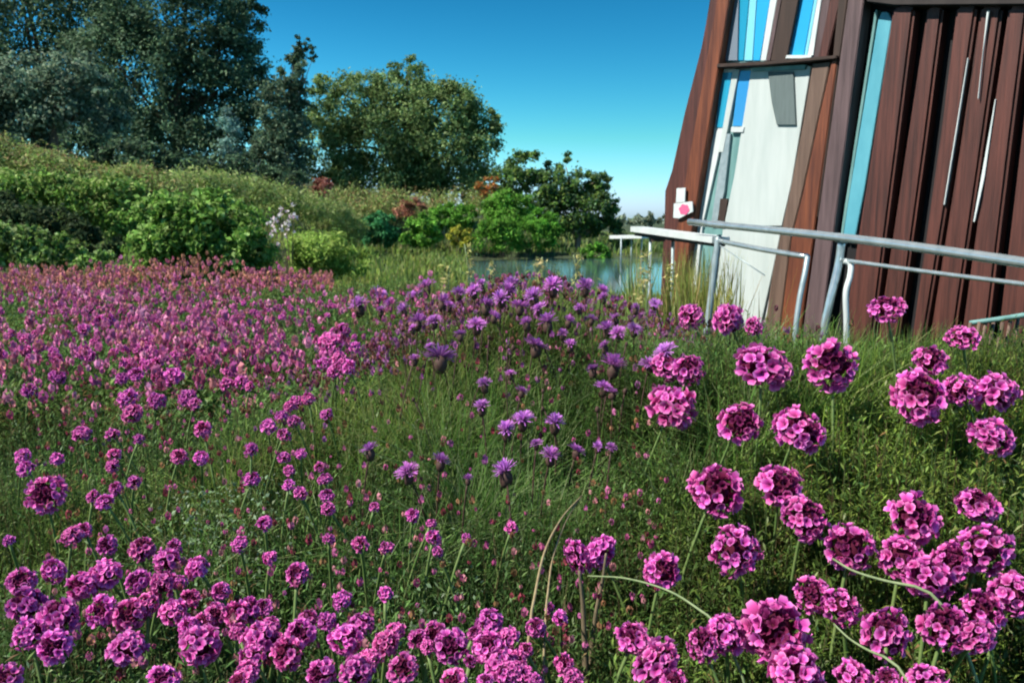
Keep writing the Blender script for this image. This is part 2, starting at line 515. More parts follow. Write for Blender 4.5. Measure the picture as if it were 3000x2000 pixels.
bush('round_bush', 'big rounded bright green leafy bush behind the pink drift', 12.3,
     [(560, 610, 120, 70), (650, 670, 140, 95), (460, 680, 90, 90), (560, 720, 150, 95), (700, 740, 100, 90), (500, 780, 110, 60), (640, 800, 130, 60), (770, 770, 50, 60)],
     17000, 0.085, BUSH, 0.22)
bush('bank_bush', 'sunlit green bush low on the bank, dark underneath, beside the round bush', 17,
     [(60, 545, 110, 38), (170, 565, 110, 45), (270, 600, 100, 55), (350, 640, 70, 60), (330, 560, 80, 40)],
     13000, 0.10, BUSH[:3] + MEADOW[:2], 0.28, 0.4, per=40)
bush('bank_bush', 'shaggy olive bush with russet tips on top of the bank below the dark trees', 24,
     [(30, 455, 80, 28), (120, 480, 80, 32), (210, 510, 70, 34), (300, 530, 60, 32), (400, 520, 60, 34), (470, 545, 60, 36), (-60, 430, 80, 40)],
     17000, 0.13, MEADOW + [(0.17, 0.12, 0.06)], 0.40, 0.24, per=26)
bush('low_shrub', 'low tangled green shrub at the back edge of the pink drift', 12,
     [(40, 720, 80, 60), (130, 735, 80, 50), (-40, 720, 70, 70), (210, 760, 60, 40), (300, 770, 60, 30)],
     8000, 0.07, BUSH[:2] + OLIVE, 0.26)
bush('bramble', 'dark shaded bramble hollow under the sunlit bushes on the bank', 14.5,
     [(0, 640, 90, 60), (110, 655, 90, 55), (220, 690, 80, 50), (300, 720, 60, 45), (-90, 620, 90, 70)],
     9000, 0.08, [(0.012, 0.022, 0.010), (0.020, 0.034, 0.014), (0.028, 0.042, 0.016)], 0.24)  # near-black leaf colours carry the shadow under the bank bushes
bush('hedge', 'long shaggy hedge with olive grassy top sloping down from the dark trees to the shrubs', 34,
     [(560, 540, 90, 30, -6), (650, 545, 70, 32, -5), (740, 560, 70, 32, -3), (820, 585, 70, 32, -1), (900, 605, 70, 34, 1), (970, 635, 60, 36, 3), (1030, 670, 40, 34, 4)],
     23000, 0.15, MEADOW, 0.40, 0.24, cat='hedge', per=26)
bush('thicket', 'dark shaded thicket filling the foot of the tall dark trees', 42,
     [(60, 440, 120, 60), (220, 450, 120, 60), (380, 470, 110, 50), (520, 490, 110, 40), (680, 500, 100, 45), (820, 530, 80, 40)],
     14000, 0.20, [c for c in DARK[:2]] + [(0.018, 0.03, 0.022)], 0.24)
bush('thicket', 'olive brown scrub at the foot of the dome-shaped tree', 47,
     [(960, 580, 70, 36), (1060, 590, 80, 40), (1160, 600, 80, 38), (1260, 600, 80, 34), (1360, 600, 80, 36), (1440, 610, 60, 34), (1120, 630, 120, 34), (1000, 620, 60, 34)],
     16000, 0.18, MEADOW + [(0.15, 0.10, 0.05)], 0.38, 0.26, per=26)
for px, py, rx, ry, dd, lab, cols, nl in (
    (1110, 668, 58, 48, 40, 'blue-green rounded shrub at the hedge end by the lawn', [(0.03, 0.12, 0.045), (0.045, 0.16, 0.06), (0.02, 0.08, 0.03)], 3600),
    (1235, 672, 68, 46, 40, 'fresh green feathery shrub next to the blue-green shrub', FERN, 4200),
    (1330, 628, 72, 40, 43, 'feathery green shrub behind the yellow shrub', FERN[:3], 3800),
    (1352, 690, 34, 34, 39, 'small yellow-green shrub between feathery green shrubs', [(0.16, 0.17, 0.02), (0.20, 0.19, 0.03), (0.11, 0.13, 0.02)], 1600),
    (1490, 606, 80, 52, 43, 'tall feathery green shrub touching the ragged dark tree', FERN, 5200),
    (1455, 680, 76, 50, 40, 'low spreading fern-green shrub at the water edge', FERN[:3] + BUSH[:1], 4400),
    (1570, 670, 76, 60, 41, 'fern-green shrub beside the pale bare trunk', FERN[:3], 4600),
    (1752, 735, 46, 26, 42, 'low green shrub under the ragged dark tree beyond the pale trunk', FERN[:3] + RICH[:1], 1600)):
    L = [(px - rx * .35, py + ry * .1, rx * .62, ry * .75), (px + rx * .35, py + ry * .05, rx * .6, ry * .8), (px, py - ry * .25, rx * .6, ry * .7), (px, py + ry * .5, rx * .9, ry * .55)]
    bush('shrub', lab, dd, L, nl, 0.17, cols, 0.26, 0.42)
bush('shrub', 'small dark red shrub on the hedge beside the dome-shaped tree', 36, [(940, 555, 26, 28), (955, 540, 16, 16)], 1100, 0.12, [(0.13, 0.045, 0.035), (0.09, 0.03, 0.025), (0.18, 0.09, 0.07)], 0.3)
bush('shrub', 'rusty pink shrub in the scrub below the dome-shaped tree', 44.5, [(1175, 612, 36, 26), (1215, 606, 30, 24)], 1500, 0.14, [(0.20, 0.085, 0.06), (0.14, 0.06, 0.045), (0.17, 0.12, 0.06)], 0.3)
bush('shrub', 'orange shrub at the edge of the dome-shaped tree', 45, [(1425, 545, 26, 28), (1440, 530, 20, 18)], 900, 0.14, [(0.24, 0.085, 0.025), (0.17, 0.07, 0.025), (0.12, 0.09, 0.03)], 0.3)
bush('tall_grass_clump', 'bright green tall grassy clump next to the round bush', 13.5,
     [(930, 740, 80, 60), (1020, 765, 70, 40), (880, 770, 50, 40)], 6000, 0.10, [(0.12, 0.18, 0.035), (0.15, 0.21, 0.05), (0.09, 0.15, 0.028)], 0.34, 0.22, cat='grass clump', stems=2)
# dry brush of the far shore on the right, and the far wood
farL = [(1850 + 40 * k + random.uniform(-8, 8), 645 + random.uniform(-6, 3), 34, 14 + random.uniform(0, 8), random.uniform(-10, 10)) for k in range(34)]
fl = lobes_px(170, farL)
o = mobj('far_wood', crown_mesh('far_wood', fl, 9000, 0.9, [(0.11, 0.14, 0.10), (0.14, 0.16, 0.11), (0.09, 0.12, 0.09)], 0.3))
tag(o, 'hazy line of distant trees on the horizon beside the building', 'trees', kind='stuff')
o = mobj('far_wood', crown_mesh('far_wood', lobes_px(110, [(-300 + 85 * k + random.uniform(-20, 20), 560 + random.uniform(-12, 12), 90, 60, random.uniform(-6, 6)) for k in range(22)]), 12000, 0.7, OLIVE, 0.28))
tag(o, 'dense wood closing the view behind the trees', 'trees', kind='stuff')

# white blossom spray by the round bush
root = empty('blossom_spray', tuple(at(845, 640, 11.2).xy) + (float(ground(at(845, 640, 11.2).x, 11.2)),))
tag(root, 'spray of white blossom on dark twigs beside the round green bush', 'plant')
parts, Vb = [], []
bl = Vector(root.location)
for k in range(9):
    e = at(840 + random.uniform(-35, 50), 650 + random.uniform(-35, 60), 11.2 + random.uniform(-.15, .15)) - bl
    lp = smooth_line([(random.uniform(-.05, .05), 0, 0), (e.x * 0.4, e.y * .4, e.z * 0.6), e], 4)
    parts.append(tube(lp, [0.008 * (1 - .7 * j / (len(lp) - 1)) for j in range(len(lp))], 5))
v, f = merge(parts)
mobj('twigs', new_mesh('twigs', v, f, 'bark', True), root)
pc = np.array([tuple(at(845 + random.gauss(0, 22), 655 + random.gauss(0, 26), 11.2 + random.uniform(-.12, .12)) - bl) for _ in range(26)])
k = rng.integers(0, len(pc), 260)
mobj('blossom', batch_mesh('blossom', leaves(pc[k] + rng.normal(size=(260, 3)) * 0.016, rand_dirs(260), 0.03, None, 0.9), LEAF_T,
     var_tint(260, [(0.75, 0.68, 0.70), (0.8, 0.78, 0.74), (0.62, 0.45, 0.55)]), 'petal_mass'), root)

# ------------------------------------------------------------------ timber building
FA = Vector((1.52, 8.0)); FB = Vector((3.46, 5.5))
fd = (FB - FA).normalized()
fn = Vector((fd.y, -fd.x, 0.0))
if fn.y > 0: fn = -fn
fn.normalize()
BZ = -0.42
b_root = empty('timber_building', (FA.x, FA.y, BZ))
tag(b_root, 'leaning timber-clad building with tall windows and dark vertical planks behind the railing', 'building')

def fpt(px, py, off=0.0):
    d = ray(px, py)
    o0 = Vector((0, 0, EYE))
    q = Vector((FA.x, FA.y, 0)) + fn * off
    t = (q - o0).dot(fn) / d.dot(fn)
    return o0 + d * t

def slab(name, poly, off, thick, mat, parent=None, bev=0.006):
    """a board whose front outline lies on the facade, set forward by off, thick metres deep"""
    par = parent or b_root
    base = Vector(b_root.location)
    Fv = [fpt(x, y, off) - base for x, y in poly]
    Bv = [p - fn * thick for p in Fv]
    n = len(poly)
    faces = [tuple(range(n)), tuple(range(2 * n - 1, n - 1, -1))]
    for i in range(n):
        j = (i + 1) % n
        faces.append((i, n + i, n + j, j))
    me = new_mesh(name, Fv + Bv, faces, mat)
    import bmesh
    bm = bmesh.new(); bm.from_mesh(me)
    bmesh.ops.recalc_face_normals(bm, faces=bm.faces)
    if bev:
        bmesh.ops.bevel(bm, geom=bm.edges[:], offset=bev, segments=2, affect='EDGES', clamp_overlap=True)
    bm.to_mesh(me); bm.free()
    return mobj(name, me, par)

YT, YB = -420, 1060     # the members run on above the frame and down to the ground
def strip(x0t, x1t, yt, x0b, x1b, yb, y0=YT, y1=YB):
    """quad through two pairs of points, carried on to y0 and y1"""
    def ex(xa, xb, y): return xa + (xb - xa) * (y - yt) / (yb - yt)
    return [(ex(x0t, x0b, y0), y0), (ex(x1t, x1b, y0), y0), (ex(x1t, x1b, y1), y1), (ex(x0t, x0b, y1), y1)]

# back wall that the boards are fixed to
slab('back_wall', strip(2080, 3260, 0, 1975, 3180, 640), -0.10, 0.10, 'black_board', bev=0)
# corner post: outer dark strip and inner face coloured as lit, with the flared outer edge
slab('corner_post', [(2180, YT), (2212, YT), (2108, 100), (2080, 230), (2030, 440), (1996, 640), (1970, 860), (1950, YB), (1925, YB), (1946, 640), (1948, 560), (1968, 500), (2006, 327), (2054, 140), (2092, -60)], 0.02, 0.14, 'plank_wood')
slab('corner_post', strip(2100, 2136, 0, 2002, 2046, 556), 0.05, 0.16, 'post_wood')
# upper window: frame pieces and panes
win = slab('window', strip(2136, 2400, 0, 2108, 2378, 184, YT, 184), -0.055, 0.03, 'sea_paint', bev=0)
for nm, a, mt, off in (
    ('blind', (2136, 2164, 2118, 2160), 'slate_blind', -0.03), ('pane', (2166, 2194, 2162, 2178), 'glass_teal', -0.045), ('pane', (2196, 2216, 2180, 2204), 'glass_pale', -0.043),
    ('pane', (2218, 2256, 2206, 2226), 'glass_sky', -0.046), ('mullion', (2256, 2276, 2228, 2244), 'bright_white', -0.01), ('mullion', (2277, 2289, 2245, 2256), 'grey_wood', -0.012),
    ('post', (2291, 2338, 2258, 2303), 'dark_wood', 0.0), ('pane', (2340, 2384, 2306, 2352), 'glass_sky', -0.04), ('pane', (2385, 2394, 2354, 2362), 'glass_pale', -0.042),
    ('mullion', (2395, 2406, 2363, 2380), 'bright_white', -0.01)):
    slab(nm, strip(a[0], a[1], 0, a[2], a[3], 176, YT, 178), off, 0.03, mt, win, 0.002)
slab('sill', [(2304, 162), (2378, 162), (2374, 172), (2300, 172)], 0.012, 0.05, 'bright_white', win, 0.002)
slab('frame', strip(2407, 2432, 0, 2381, 2400, 176, YT, 178), -0.02, 0.05, 'grey_wood', win, 0.002)
slab('beam', [(2100, 187), (2240, 180), (2450, 162), (2449, 173), (2238, 192), (2098, 199)], 0.062, 0.12, 'dark_wood')
# lower window and white panels
low = slab('window', [(2096, 200), (2232, 200), (2190, 440), (2116, 940), (1978, 940), (2046, 520)], -0.055, 0.03, 'sea_paint', bev=0)
slab('frame', [(2108, 202), (2154, 202), (2116, 385), (2082, 385)], -0.035, 0.03, 'bright_white', low, 0.002)
slab('pane', [(2115, 213), (2144, 213), (2122, 374), (2096, 374)], -0.028, 0.02, 'glass_teal', low, 0.001)
slab('pane', [(2166, 208), (2200, 208), (2180, 370), (2146, 370)], -0.038, 0.02, 'glass_blue', low, 0.001)
slab('frame', [(2147, 204), (2165, 204), (2118, 446), (2104, 446)], -0.022, 0.03, 'white_paint', low, 0.002)
slab('sill', [(2142, 372), (2180, 372), (2177, 388), (2140, 388)], -0.02, 0.03, 'bright_white', low, 0.002)
slab('mullion', [(2092, 384), (2120, 384), (2058, 660), (2030, 930), (1988, 930), (2038, 660)], -0.03, 0.03, 'bright_white', low, 0.002)
slab('mullion', [(2121, 392), (2140, 392), (2122, 560), (2098, 660), (2082, 660)], -0.026, 0.03, 'dull_metal', low, 0.002)
slab('blind', [(2110, 582), (2132, 582), (2120, 655), (2102, 655)], -0.02, 0.02, 'dark_wood', low, 0.001)
slab('mullion', [(2098, 700), (2114, 700), (2076, 900), (2050, 900)], -0.024, 0.03, 'dull_metal', low, 0.002)
wall = slab('wall_panel', [(2201, 200), (2376, 194), (2318, 540), (2290, 662), (2120, 662), (2150, 520)], -0.03, 0.05, 'white_paint', None, 0.003)
slab('wall_panel', [(2118, 666), (2290, 666), (2262, 800), (2226, 960), (2086, 960)], -0.036, 0.05, 'white_paint', None, 0.003)
slab('shadow_piece', [(2249, 210), (2324, 210), (2328, 300), (2331, 367), (2275, 367), (2260, 300)], -0.012, 0.03, 'shadow_grey', wall, 0.004)  # grey slab stands for the shadow on the white panel
slab('head_trim', [(2204, 198), (2360, 190), (2358, 204), (2202, 210)], -0.008, 0.04, 'sea_paint', wall, 0.002)
slab('notched_panel', [(2276, 762), (2300, 762), (2294, 820), (2262, 822)], -0.012, 0.03, 'sea_paint', None, 0.002)
slab('notched_panel', [(2262, 824), (2293, 822), (2268, 960), (2236, 960)], -0.014, 0.03, 'bright_white', None, 0.002)
# posts right of the window
slab('post', strip(2432, 2462, 0, 2392, 2418, 186, YT, 172), 0.01, 0.10, 'plank_wood')
slab('post', [(2380, 188), (2432, 182), (2400, 330), (2352, 556), (2316, 700), (2284, 960), (2262, YB), (2226, YB), (2262, 800), (2318, 540), (2352, 360)], 0.015, 0.10, 'dun_wood')
slab('post', [(2436, 180), (2452, 178), (2400, 556), (2376, 740), (2346, 960), (2332, YB), (2264, YB), (2286, 960), (2318, 700), (2354, 556), (2402, 330)], 0.03, 0.11, 'post_wood')  # orange part puts the brown post's sunlit edge into its colour
slab('post', strip(2484, 2530, 0, 2408, 2458, 556), 0.05, 0.13, 'grey_wood')
slab('post', strip(2456, 2483, 0, 2400, 2408, 556, YT, 640), 0.02, 0.10, 'dark_wood')
slab('strip_trim', strip(2562, 2570, 40, 2482, 2490, 556, 30, 690), -0.02, 0.05, 'sea_paint', None, 0.002)
slab('strip_trim', [(2572, 60), (2582, 36), (2600, 36), (2613, 58), (2532, 556), (2506, 690), (2470, 690), (2490, 556)], -0.01, 0.05, 'blue_strip', None, 0.004)
# planks with dark gaps
for a in ((2614, 2678, 2532, 2610), (2714, 2762, 2634, 2690), (2800, 2860, 2728, 2776), (2870, 2936, 2788, 2858), (2952, 3010, 2876, 2944), (3034, 3100, 2972, 3050), (3120, 3190, 3066, 3150), (3205, 3270, 3160, 3230)):
    j = random.uniform(-4, 4)
    x0 = a[0]
    pl = strip(a[0], a[1], 25, a[2], a[3], 556, 22 + j, YB)
    # worn, not perfectly straight edges
    mid = 420 + random.uniform(-60, 60)
    fx = (mid - pl[0][1]) / (YB - pl[0][1])
    lx = pl[0][0] + (pl[3][0] - pl[0][0]) * fx + random.uniform(-5, 5)
    rx = pl[1][0] + (pl[2][0] - pl[1][0]) * fx + random.uniform(-5, 5)
    slab('plank', [pl[0], (pl[0][0] * .5 + pl[1][0] * .5, pl[0][1] - 7), pl[1], (rx, mid), pl[2], pl[3], (lx, mid)], 0.035 + random.uniform(-.03, .03), 0.13, 'plank_wood', None, 0.02)
for q in ([(2891, 34), (2898, 30), (2880, 150), (2866, 290), (2864, 288)], [(2834, 170), (2836, 172), (2800, 400), (2767, 600), (2764, 600)], [(2915, 290), (2917, 292), (2884, 520), (2855, 650), (2851, 650)]):
    slab('glint_sliver', q, 0.05, 0.02, 'bright_white', None, 0.001)  # white slivers put in for light reflected along the planks
slab('eave', [(2520, -60), (3300, -90), (3300, 12), (2620, 16), (2540, 6)], 0.09, 0.22, 'roof_felt')
# roof and the hidden side walls close the volume
tl = fpt(2150, YT, 0.05); tr = fpt(3330, YT, 0.05)
base = Vector(b_root.location)
dv = -fn * 3.5
zt = max(tl.z, tr.z)
def boxpts(a, b, z0, z1, d):
    v = [Vector((a.x, a.y, z0)), Vector((b.x, b.y, z0)), Vector((b.x, b.y, z0)) + d, Vector((a.x, a.y, z0)) + d]
    v += [Vector((p.x, p.y, z1)) for p in v]
    f = [(0, 3, 2, 1), (4, 5, 6, 7), (0, 1, 5, 4), (1, 2, 6, 5), (2, 3, 7, 6), (3, 0, 4, 7)]
    return [p - base for p in v], f
v, f = boxpts(tl + fn * 0.3 - Vector((fd.x, fd.y, 0)) * 0.2, tr + fn * 0.3, zt, zt + 0.16, dv - fn * 0.4)
mobj('roof', new_mesh('roof', v, f, 'roof_felt'), b_root)
a2 = fpt(2112, 0, -0.25)
b2 = fpt(3120, 500, -0.25)
v, f = boxpts(a2, b2, BZ, zt + 0.01, -fn * 3.0)
mobj('wall', new_mesh('wall', v, f, 'plank_wood'), b_root)

# notice on the corner post
nroot = empty('notice', tuple(fpt(1998, 640, 0.09)))
tag(nroot, 'small white notice with a pink emblem fixed to the corner post', 'sign')
def nslab(name, poly, off, th, mat):
    o = slab(name, poly, off, th, mat, b_root, 0.001)
    o.parent = nroot
    for vv in o.data.vertices: vv.co = vv.co + base - Vector(nroot.location)
    return o
nslab('board', [(1982, 552), (2008, 550), (2006, 592), (1980, 594)], 0.085, 0.012, 'bright_white')
nslab('board', [(1974, 596), (2028, 590), (2030, 620), (1990, 640), (1972, 638)], 0.082, 0.012, 'bright_white')
eb = []
for k in range(30):
    aa = 2 * math.pi * k / 30
    rr = 15 * (1 + 0.09 * math.sin(6 * aa + 0.6))
    eb.append((2004 + rr * math.cos(aa), 614 + rr * 1.0 * math.sin(aa)))
nslab('emblem', eb, 0.086, 0.006, 'sign_pink')

# ------------------------------------------------------------------ railing
r_root = empty('railing', tuple(at(2600, 1000, 3.9).xy) + (0.0,))
tag(r_root, 'blue-grey metal tube railing with bent posts in front of the planks', 'railing')
rb = Vector(r_root.location)
def rail(name, pts, rad, mat='rail_metal', parent=r_root, off=rb, sm=6, sides=12):
    P = smooth_line([Vector(p) - off for p in pts], sm) if len(pts) > 2 else [Vector(p) - off for p in pts]
    v, f = tube(P, rad, sides)
    return mobj(name, new_mesh(name, v, f, mat, True), parent)
rail('top_rail', [at(2020, 650, 6.2), at(2500, 700, 4.6), at(3040, 775, 3.5), at(3320, 815, 3.15)], 0.0245)
lr = rail('lower_rail', [at(2110, 706, 5.9), at(2230, 730, 5.5), at(2366, 752, 5.1)], 0.018)
rail('post', [at(2366, 750, 5.1), at(2358, 800, 5.06), at(2342, 880, 5.03), at(2330, 980, 5.0), at(2326, 1120, 5.0)], 0.017, 'dull_metal')
rail('post', [at(2466, 708, 4.72), at(2456, 780, 4.72), at(2432, 880, 4.7), at(2412, 980, 4.7), at(2404, 1140, 4.7)], 0.023)
rail('post', [at(2474, 764, 4.66), at(2492, 776, 4.64), at(2490, 810, 4.62), at(2478, 860, 4.6), at(2480, 960, 4.6), at(2476, 1140, 4.6)], 0.016, 'bright_white')
rail('lower_rail', [at(2470, 762, 4.68), at(2700, 794, 4.2), at(3000, 832, 3.6), at(3320, 870, 3.15)], 0.0115)
for (x, y, d, rr) in ((2466, 698, 4.715, .028), (2110, 659, 5.88, .028), (3238, 803, 3.25, .028)):
    a_, b_ = at(x - 14, y - 2, d + .03), at(x + 14, y + 2, d - .03)
    rail('collar', [a_, b_], rr, 'dull_metal')
rail('brace', [at(2110, 720, 5.85), at(2240, 806, 5.5)], 0.004, 'dull_metal')
rail('post', [at(2104, 694, 5.92), at(2102, 720, 5.92), at(2072, 960, 5.9), at(2062, 1060, 5.9)], 0.024, 'dull_metal')
rail('post', [at(3240, 805, 3.25), at(3220, 1000, 3.25), at(3210, 1400, 3.25)], 0.024)
rail('foot_rail', [at(2842, 946, 3.9), at(2930, 934, 3.8), at(3060, 916, 3.6), at(3300, 900, 3.2)], 0.012, 'sea_paint')
for k in range(9):
    x = 2830 + k * 24 + random.uniform(-5, 5)
    rail('slat', [at(x + 14, 948 - (x - 2842) * .13 + random.uniform(-6, 6), 3.86), at(x - 18, 1120, 3.84)], 0.008, 'dun_wood', sides=6)

# white footbridge edge reaching back past the corner post
fb = empty('footbridge', tuple(at(1990, 690, 7.0).xy) + (-0.3,))
tag(fb, 'white footbridge edge on short posts reaching past the corner post over the water', 'footbridge')
fo = Vector(fb.location)
def beam3(name, a, b, w, h, mat, parent, off):
    a = Vector(a) - off; b = Vector(b) - off
    d = (b - a); s = Vector((-d.y, d.x, 0)).normalized() * w
    u = Vector((0, 0, h))
    v = [a - s, a + s, a + s + u, a - s + u, b - s, b + s, b + s + u, b - s + u]
    f = [(3, 2, 1, 0), (4, 5, 6, 7), (0, 1, 5, 4), (1, 2, 6, 5), (2, 3, 7, 6), (3, 0, 4, 7)]
    return mobj(name, new_mesh(name, v, f, mat), parent)
beam3('deck_edge', at(1868, 678, 7.6), at(2112, 712, 5.95), 0.07, 0.045, 'bright_white', fb, fo)
beam3('under_beam', at(1872, 690, 7.58), at(2108, 722, 5.97), 0.045, 0.022, 'dark_wood', fb, fo)
for x, y, d in ((1906, 694, 7.3), (1972, 704, 6.85)):
    p0 = at(x, y, d)
    rail('post', [p0, Vector((p0.x, p0.y, min(-0.45, float(ground(p0.x, p0.y)) - .05)))], 0.014, 'dull_metal', fb, fo, sides=8)
p0 = at(1915, 690, 7.2)
beam3('bracket', p0 + Vector((0, 0, -.05)), p0 + Vector((.06, -.1, -.05)), 0.03, 0.05, 'dark_wood', fb, fo)
# far white jetty over the pond
jt = empty('jetty', tuple(at(1830, 700, 38).xy) + (-1.3,))
tag(jt, 'distant white jetty on thin posts across the pond', 'jetty')
jo = Vector(jt.location)
beam3('deck', at(1805, 699, 39), at(1900, 698, 37), 0.4, 0.16, 'bright_white', jt, jo)
for x in (1820, 1850, 1880):
    p0 = at(x, 699, 38)
    rail('post', [p0 + Vector((0, 0, .05)), Vector((p0.x, p0.y, -1.5))], 0.035, 'dull_metal', jt, jo, sides=8)

# ------------------------------------------------------------------ flower shapes
def petal_strip(l, w, cup, n_cols):
    """narrow base, wide middle, rounded tip; in the x direction, rising by cup"""
    xs_ = (0.06, 0.55, 1.0); ws = (0.22, 1.0, 0.62); zs = (0.0, 0.62, 1.0)
    V = []
    for x, ww, z in zip(xs_, ws, zs):
        V.append((x * l, -ww * w / 2, z * cup + 0.12 * l * (ww > .9)))
        V.append((x * l, ww * w / 2, z * cup + 0.12 * l * (ww > .9)))
    return V

PT = [(0, 1, 3, 2), (2, 3, 5, 4)]
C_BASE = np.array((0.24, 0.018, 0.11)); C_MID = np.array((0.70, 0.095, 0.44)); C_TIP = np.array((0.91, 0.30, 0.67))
def floret_arrays(seed):
    r = random.Random(seed)
    V, F, T = [], [], []
    for k in range(5):
        a = 2 * math.pi * k / 5 + r.uniform(-.2, .2)
        pv = petal_strip(0.46 * r.uniform(.85, 1.15), 0.56 * r.uniform(.85, 1.15), 0.50 * r.uniform(.5, 1.35), 0)
        o = len(V)
        for i, (x, y, z) in enumerate(pv):
            V.append((x * math.cos(a) - y * math.sin(a), x * math.sin(a) + y * math.cos(a), z))
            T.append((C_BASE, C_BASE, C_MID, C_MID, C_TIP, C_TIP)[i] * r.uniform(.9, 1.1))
        F += [tuple(i + o for i in q) for q in PT]
    return np.array(V), F, np.array(T)
FLO = [floret_arrays(s) for s in range(4)]
FLO += [(v * np.array([.8, .8, 1.3]), f, t * np.array([.22, .12, .16])) for v, f, t in FLO[:2]]    # withered inner florets
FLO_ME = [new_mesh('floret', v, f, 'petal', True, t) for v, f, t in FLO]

def icos(r, seed, rough=0.14, sub=2):
    import bmesh
    bm = bmesh.new(); bmesh.ops.create_icosphere(bm, subdivisions=sub, radius=r)
    q = random.Random(seed)
    for v in bm.verts: v.co *= 1 + q.uniform(-rough, rough)
    V = [v.co.copy() for v in bm.verts]; F = [tuple(v.index for v in f.verts) for f in bm.faces]
    bm.free()
    return V, F

def head_layout(seed, n, hollow=0.0, lowcut=-0.62):
    """directions and sizes of florets on a unit-diameter ball"""
    r = random.Random(seed)
    out = []
    for i in range(n * 2):
        z = 1 - 2 * (i + .5) / (n * 2 * 0.92)
        if z < lowcut: break
        a = i * 2.39996 + r.uniform(-.28, .28)
        z = max(-.98, min(.99, z + r.uniform(-.07, .07)))
        s = math.sqrt(1 - z * z)
        d = Vector((s * math.cos(a), s * math.sin(a), z))
        if hollow and d.z > hollow:
            out.append((d, r.uniform(.20, .30), r.uniform(.8, 1.1), r.uniform(0, 6.28), 4 + r.randrange(2)))
            continue
        if r.random() < 0.12:
            out.append((d, r.uniform(.22, .30), r.uniform(.7, 1.0), r.uniform(0, 6.28), 4 + r.randrange(2)))
            continue
        out.append((d, r.uniform(0.31, 0.41), r.uniform(.75, 1.35), r.uniform(0, 6.28), r.randrange(4)))
    return out

def floret_matrix(d, rad, s, roll):
    q = d.to_track_quat('Z', 'Y') @ Quaternion((0, 0, 1), roll)
    return Matrix.Translation(d * rad) @ q.to_matrix().to_4x4() @ Matrix.Diagonal((s, s, s, 1))

def joined_head(seed, n, fs, hollow=0.0):
    V, F, T = [], [], []
    for d, rad, s, roll, k in head_layout(seed, n, hollow):
        M = floret_matrix(d, rad, s * fs, roll)
        v, f, t = FLO[k]
        o = len(V)
        V += [M @ Vector(p) for p in v]
        F += [tuple(i + o for i in q) for q in f]
        T += list(t)
    return new_mesh('flower_head', V, F, 'petal', True, np.array(T))

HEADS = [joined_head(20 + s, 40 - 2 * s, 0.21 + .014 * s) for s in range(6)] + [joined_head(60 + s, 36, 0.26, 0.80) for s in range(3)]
HEADS_SMALL = [joined_head(40 + s, 17, 0.38) for s in range(4)]
CORES = [new_mesh('core', *icos(0.27, s, 0.22), 'flower_core', True) for s in range(3)]
LAYOUTS = [head_layout(80 + s, 38) for s in range(5)] + [head_layout(95 + s, 40, 0.80) for s in range(4)]

def stem_mesh(seed, rad, mat='stem'):
    r = random.Random(seed)
    a, b = r.uniform(-.05, .05), r.uniform(-.05, .05)
    pts = smooth_line([(r.uniform(-.03, .03), r.uniform(-.03, .03), -0.05), (a, b, .4), (a * .6, b * .6, .75), (0, 0, 1.0)], 3)
    v, f = tube(pts, rad, 6)
    return new_mesh('stem', v, f, mat, True)
STEMS = [stem_mesh(s, 0.0030) for s in range(5)]
STEMS_RED = [stem_mesh(50 + s, 0.0020, 'bract') for s in range(3)]

# violet tufted flower
def tuft_mesh(seed):
    r = random.Random(seed)
    V, F, T = [], [], []
    for k in range(120):
        a = r.uniform(0, 6.283); el = r.uniform(0.02, 1.35) ** 1.0
        L = 0.5 * (0.62 + 0.38 * math.cos(el)) * r.uniform(.8, 1.15)
        w = r.uniform(.028, .055)
        dx = Vector((math.cos(a) * math.cos(el), math.sin(a) * math.cos(el), math.sin(el) * .95))
        side = Vector((-math.sin(a), math.cos(a), r.uniform(-.4, .4))).normalized()
        p0 = dx * 0.08; p1 = dx * L * .6 + Vector((0, 0, .02)); p2 = dx * L + Vector((0, 0, r.uniform(-.04, .03)))
        o = len(V)
        V += [p0 - side * w * .3, p0 + side * w * .3, p1 - side * w * .6, p1 + side * w * .6, p2 - side * w * .45, p2 + side * w * .45]
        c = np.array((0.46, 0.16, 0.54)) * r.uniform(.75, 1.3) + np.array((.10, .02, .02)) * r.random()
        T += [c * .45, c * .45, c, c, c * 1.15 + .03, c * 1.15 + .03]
        F += [tuple(i + o for i in q) for q in PT]
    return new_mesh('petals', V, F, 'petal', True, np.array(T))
TUFTS = [tuft_mesh(s) for s in range(5)]
def bract_mesh(seed):
    V, F = icos(0.5, seed, 0.10)
    V = [Vector((v.x * .40, v.y * .40, v.z * .55 - .22)) for v in V]
    return new_mesh('bract_ball', V, F, 'bract', True)
BRACTS = [bract_mesh(s) for s in range(3)]

K = 3000 / 2352.0
TOCAM = Vector((0, -1, 0.55)).normalized()

def flower_base(name, p, label, group, stems=STEMS):
    gz = float(ground(p.x, p.y))
    bx, by = p.x + random.uniform(-.02, .02), p.y + random.uniform(-.005, .03)
    root = empty(name, (bx, by, gz))
    tag(root, label, 'flower', group)
    top = Vector((p.x - bx, p.y - by, p.z - gz))
    st = mobj('stem', random.choice(stems), root)
    h = max(top.z, 0.03)
    # shear the shared stem so that it ends under its head
    st.matrix_local = Matrix(((1, 0, top.x, 0), (0, 1, top.y, 0), (0, 0, h, 0), (0, 0, 0, 1)))
    st.rotation_mode = 'XYZ'
    st.scale = (1, 1, (top.length))
    st.rotation_euler = top.to_track_quat('Z', 'Y').to_euler()
    st.location = (0, 0, 0)
    return root, top

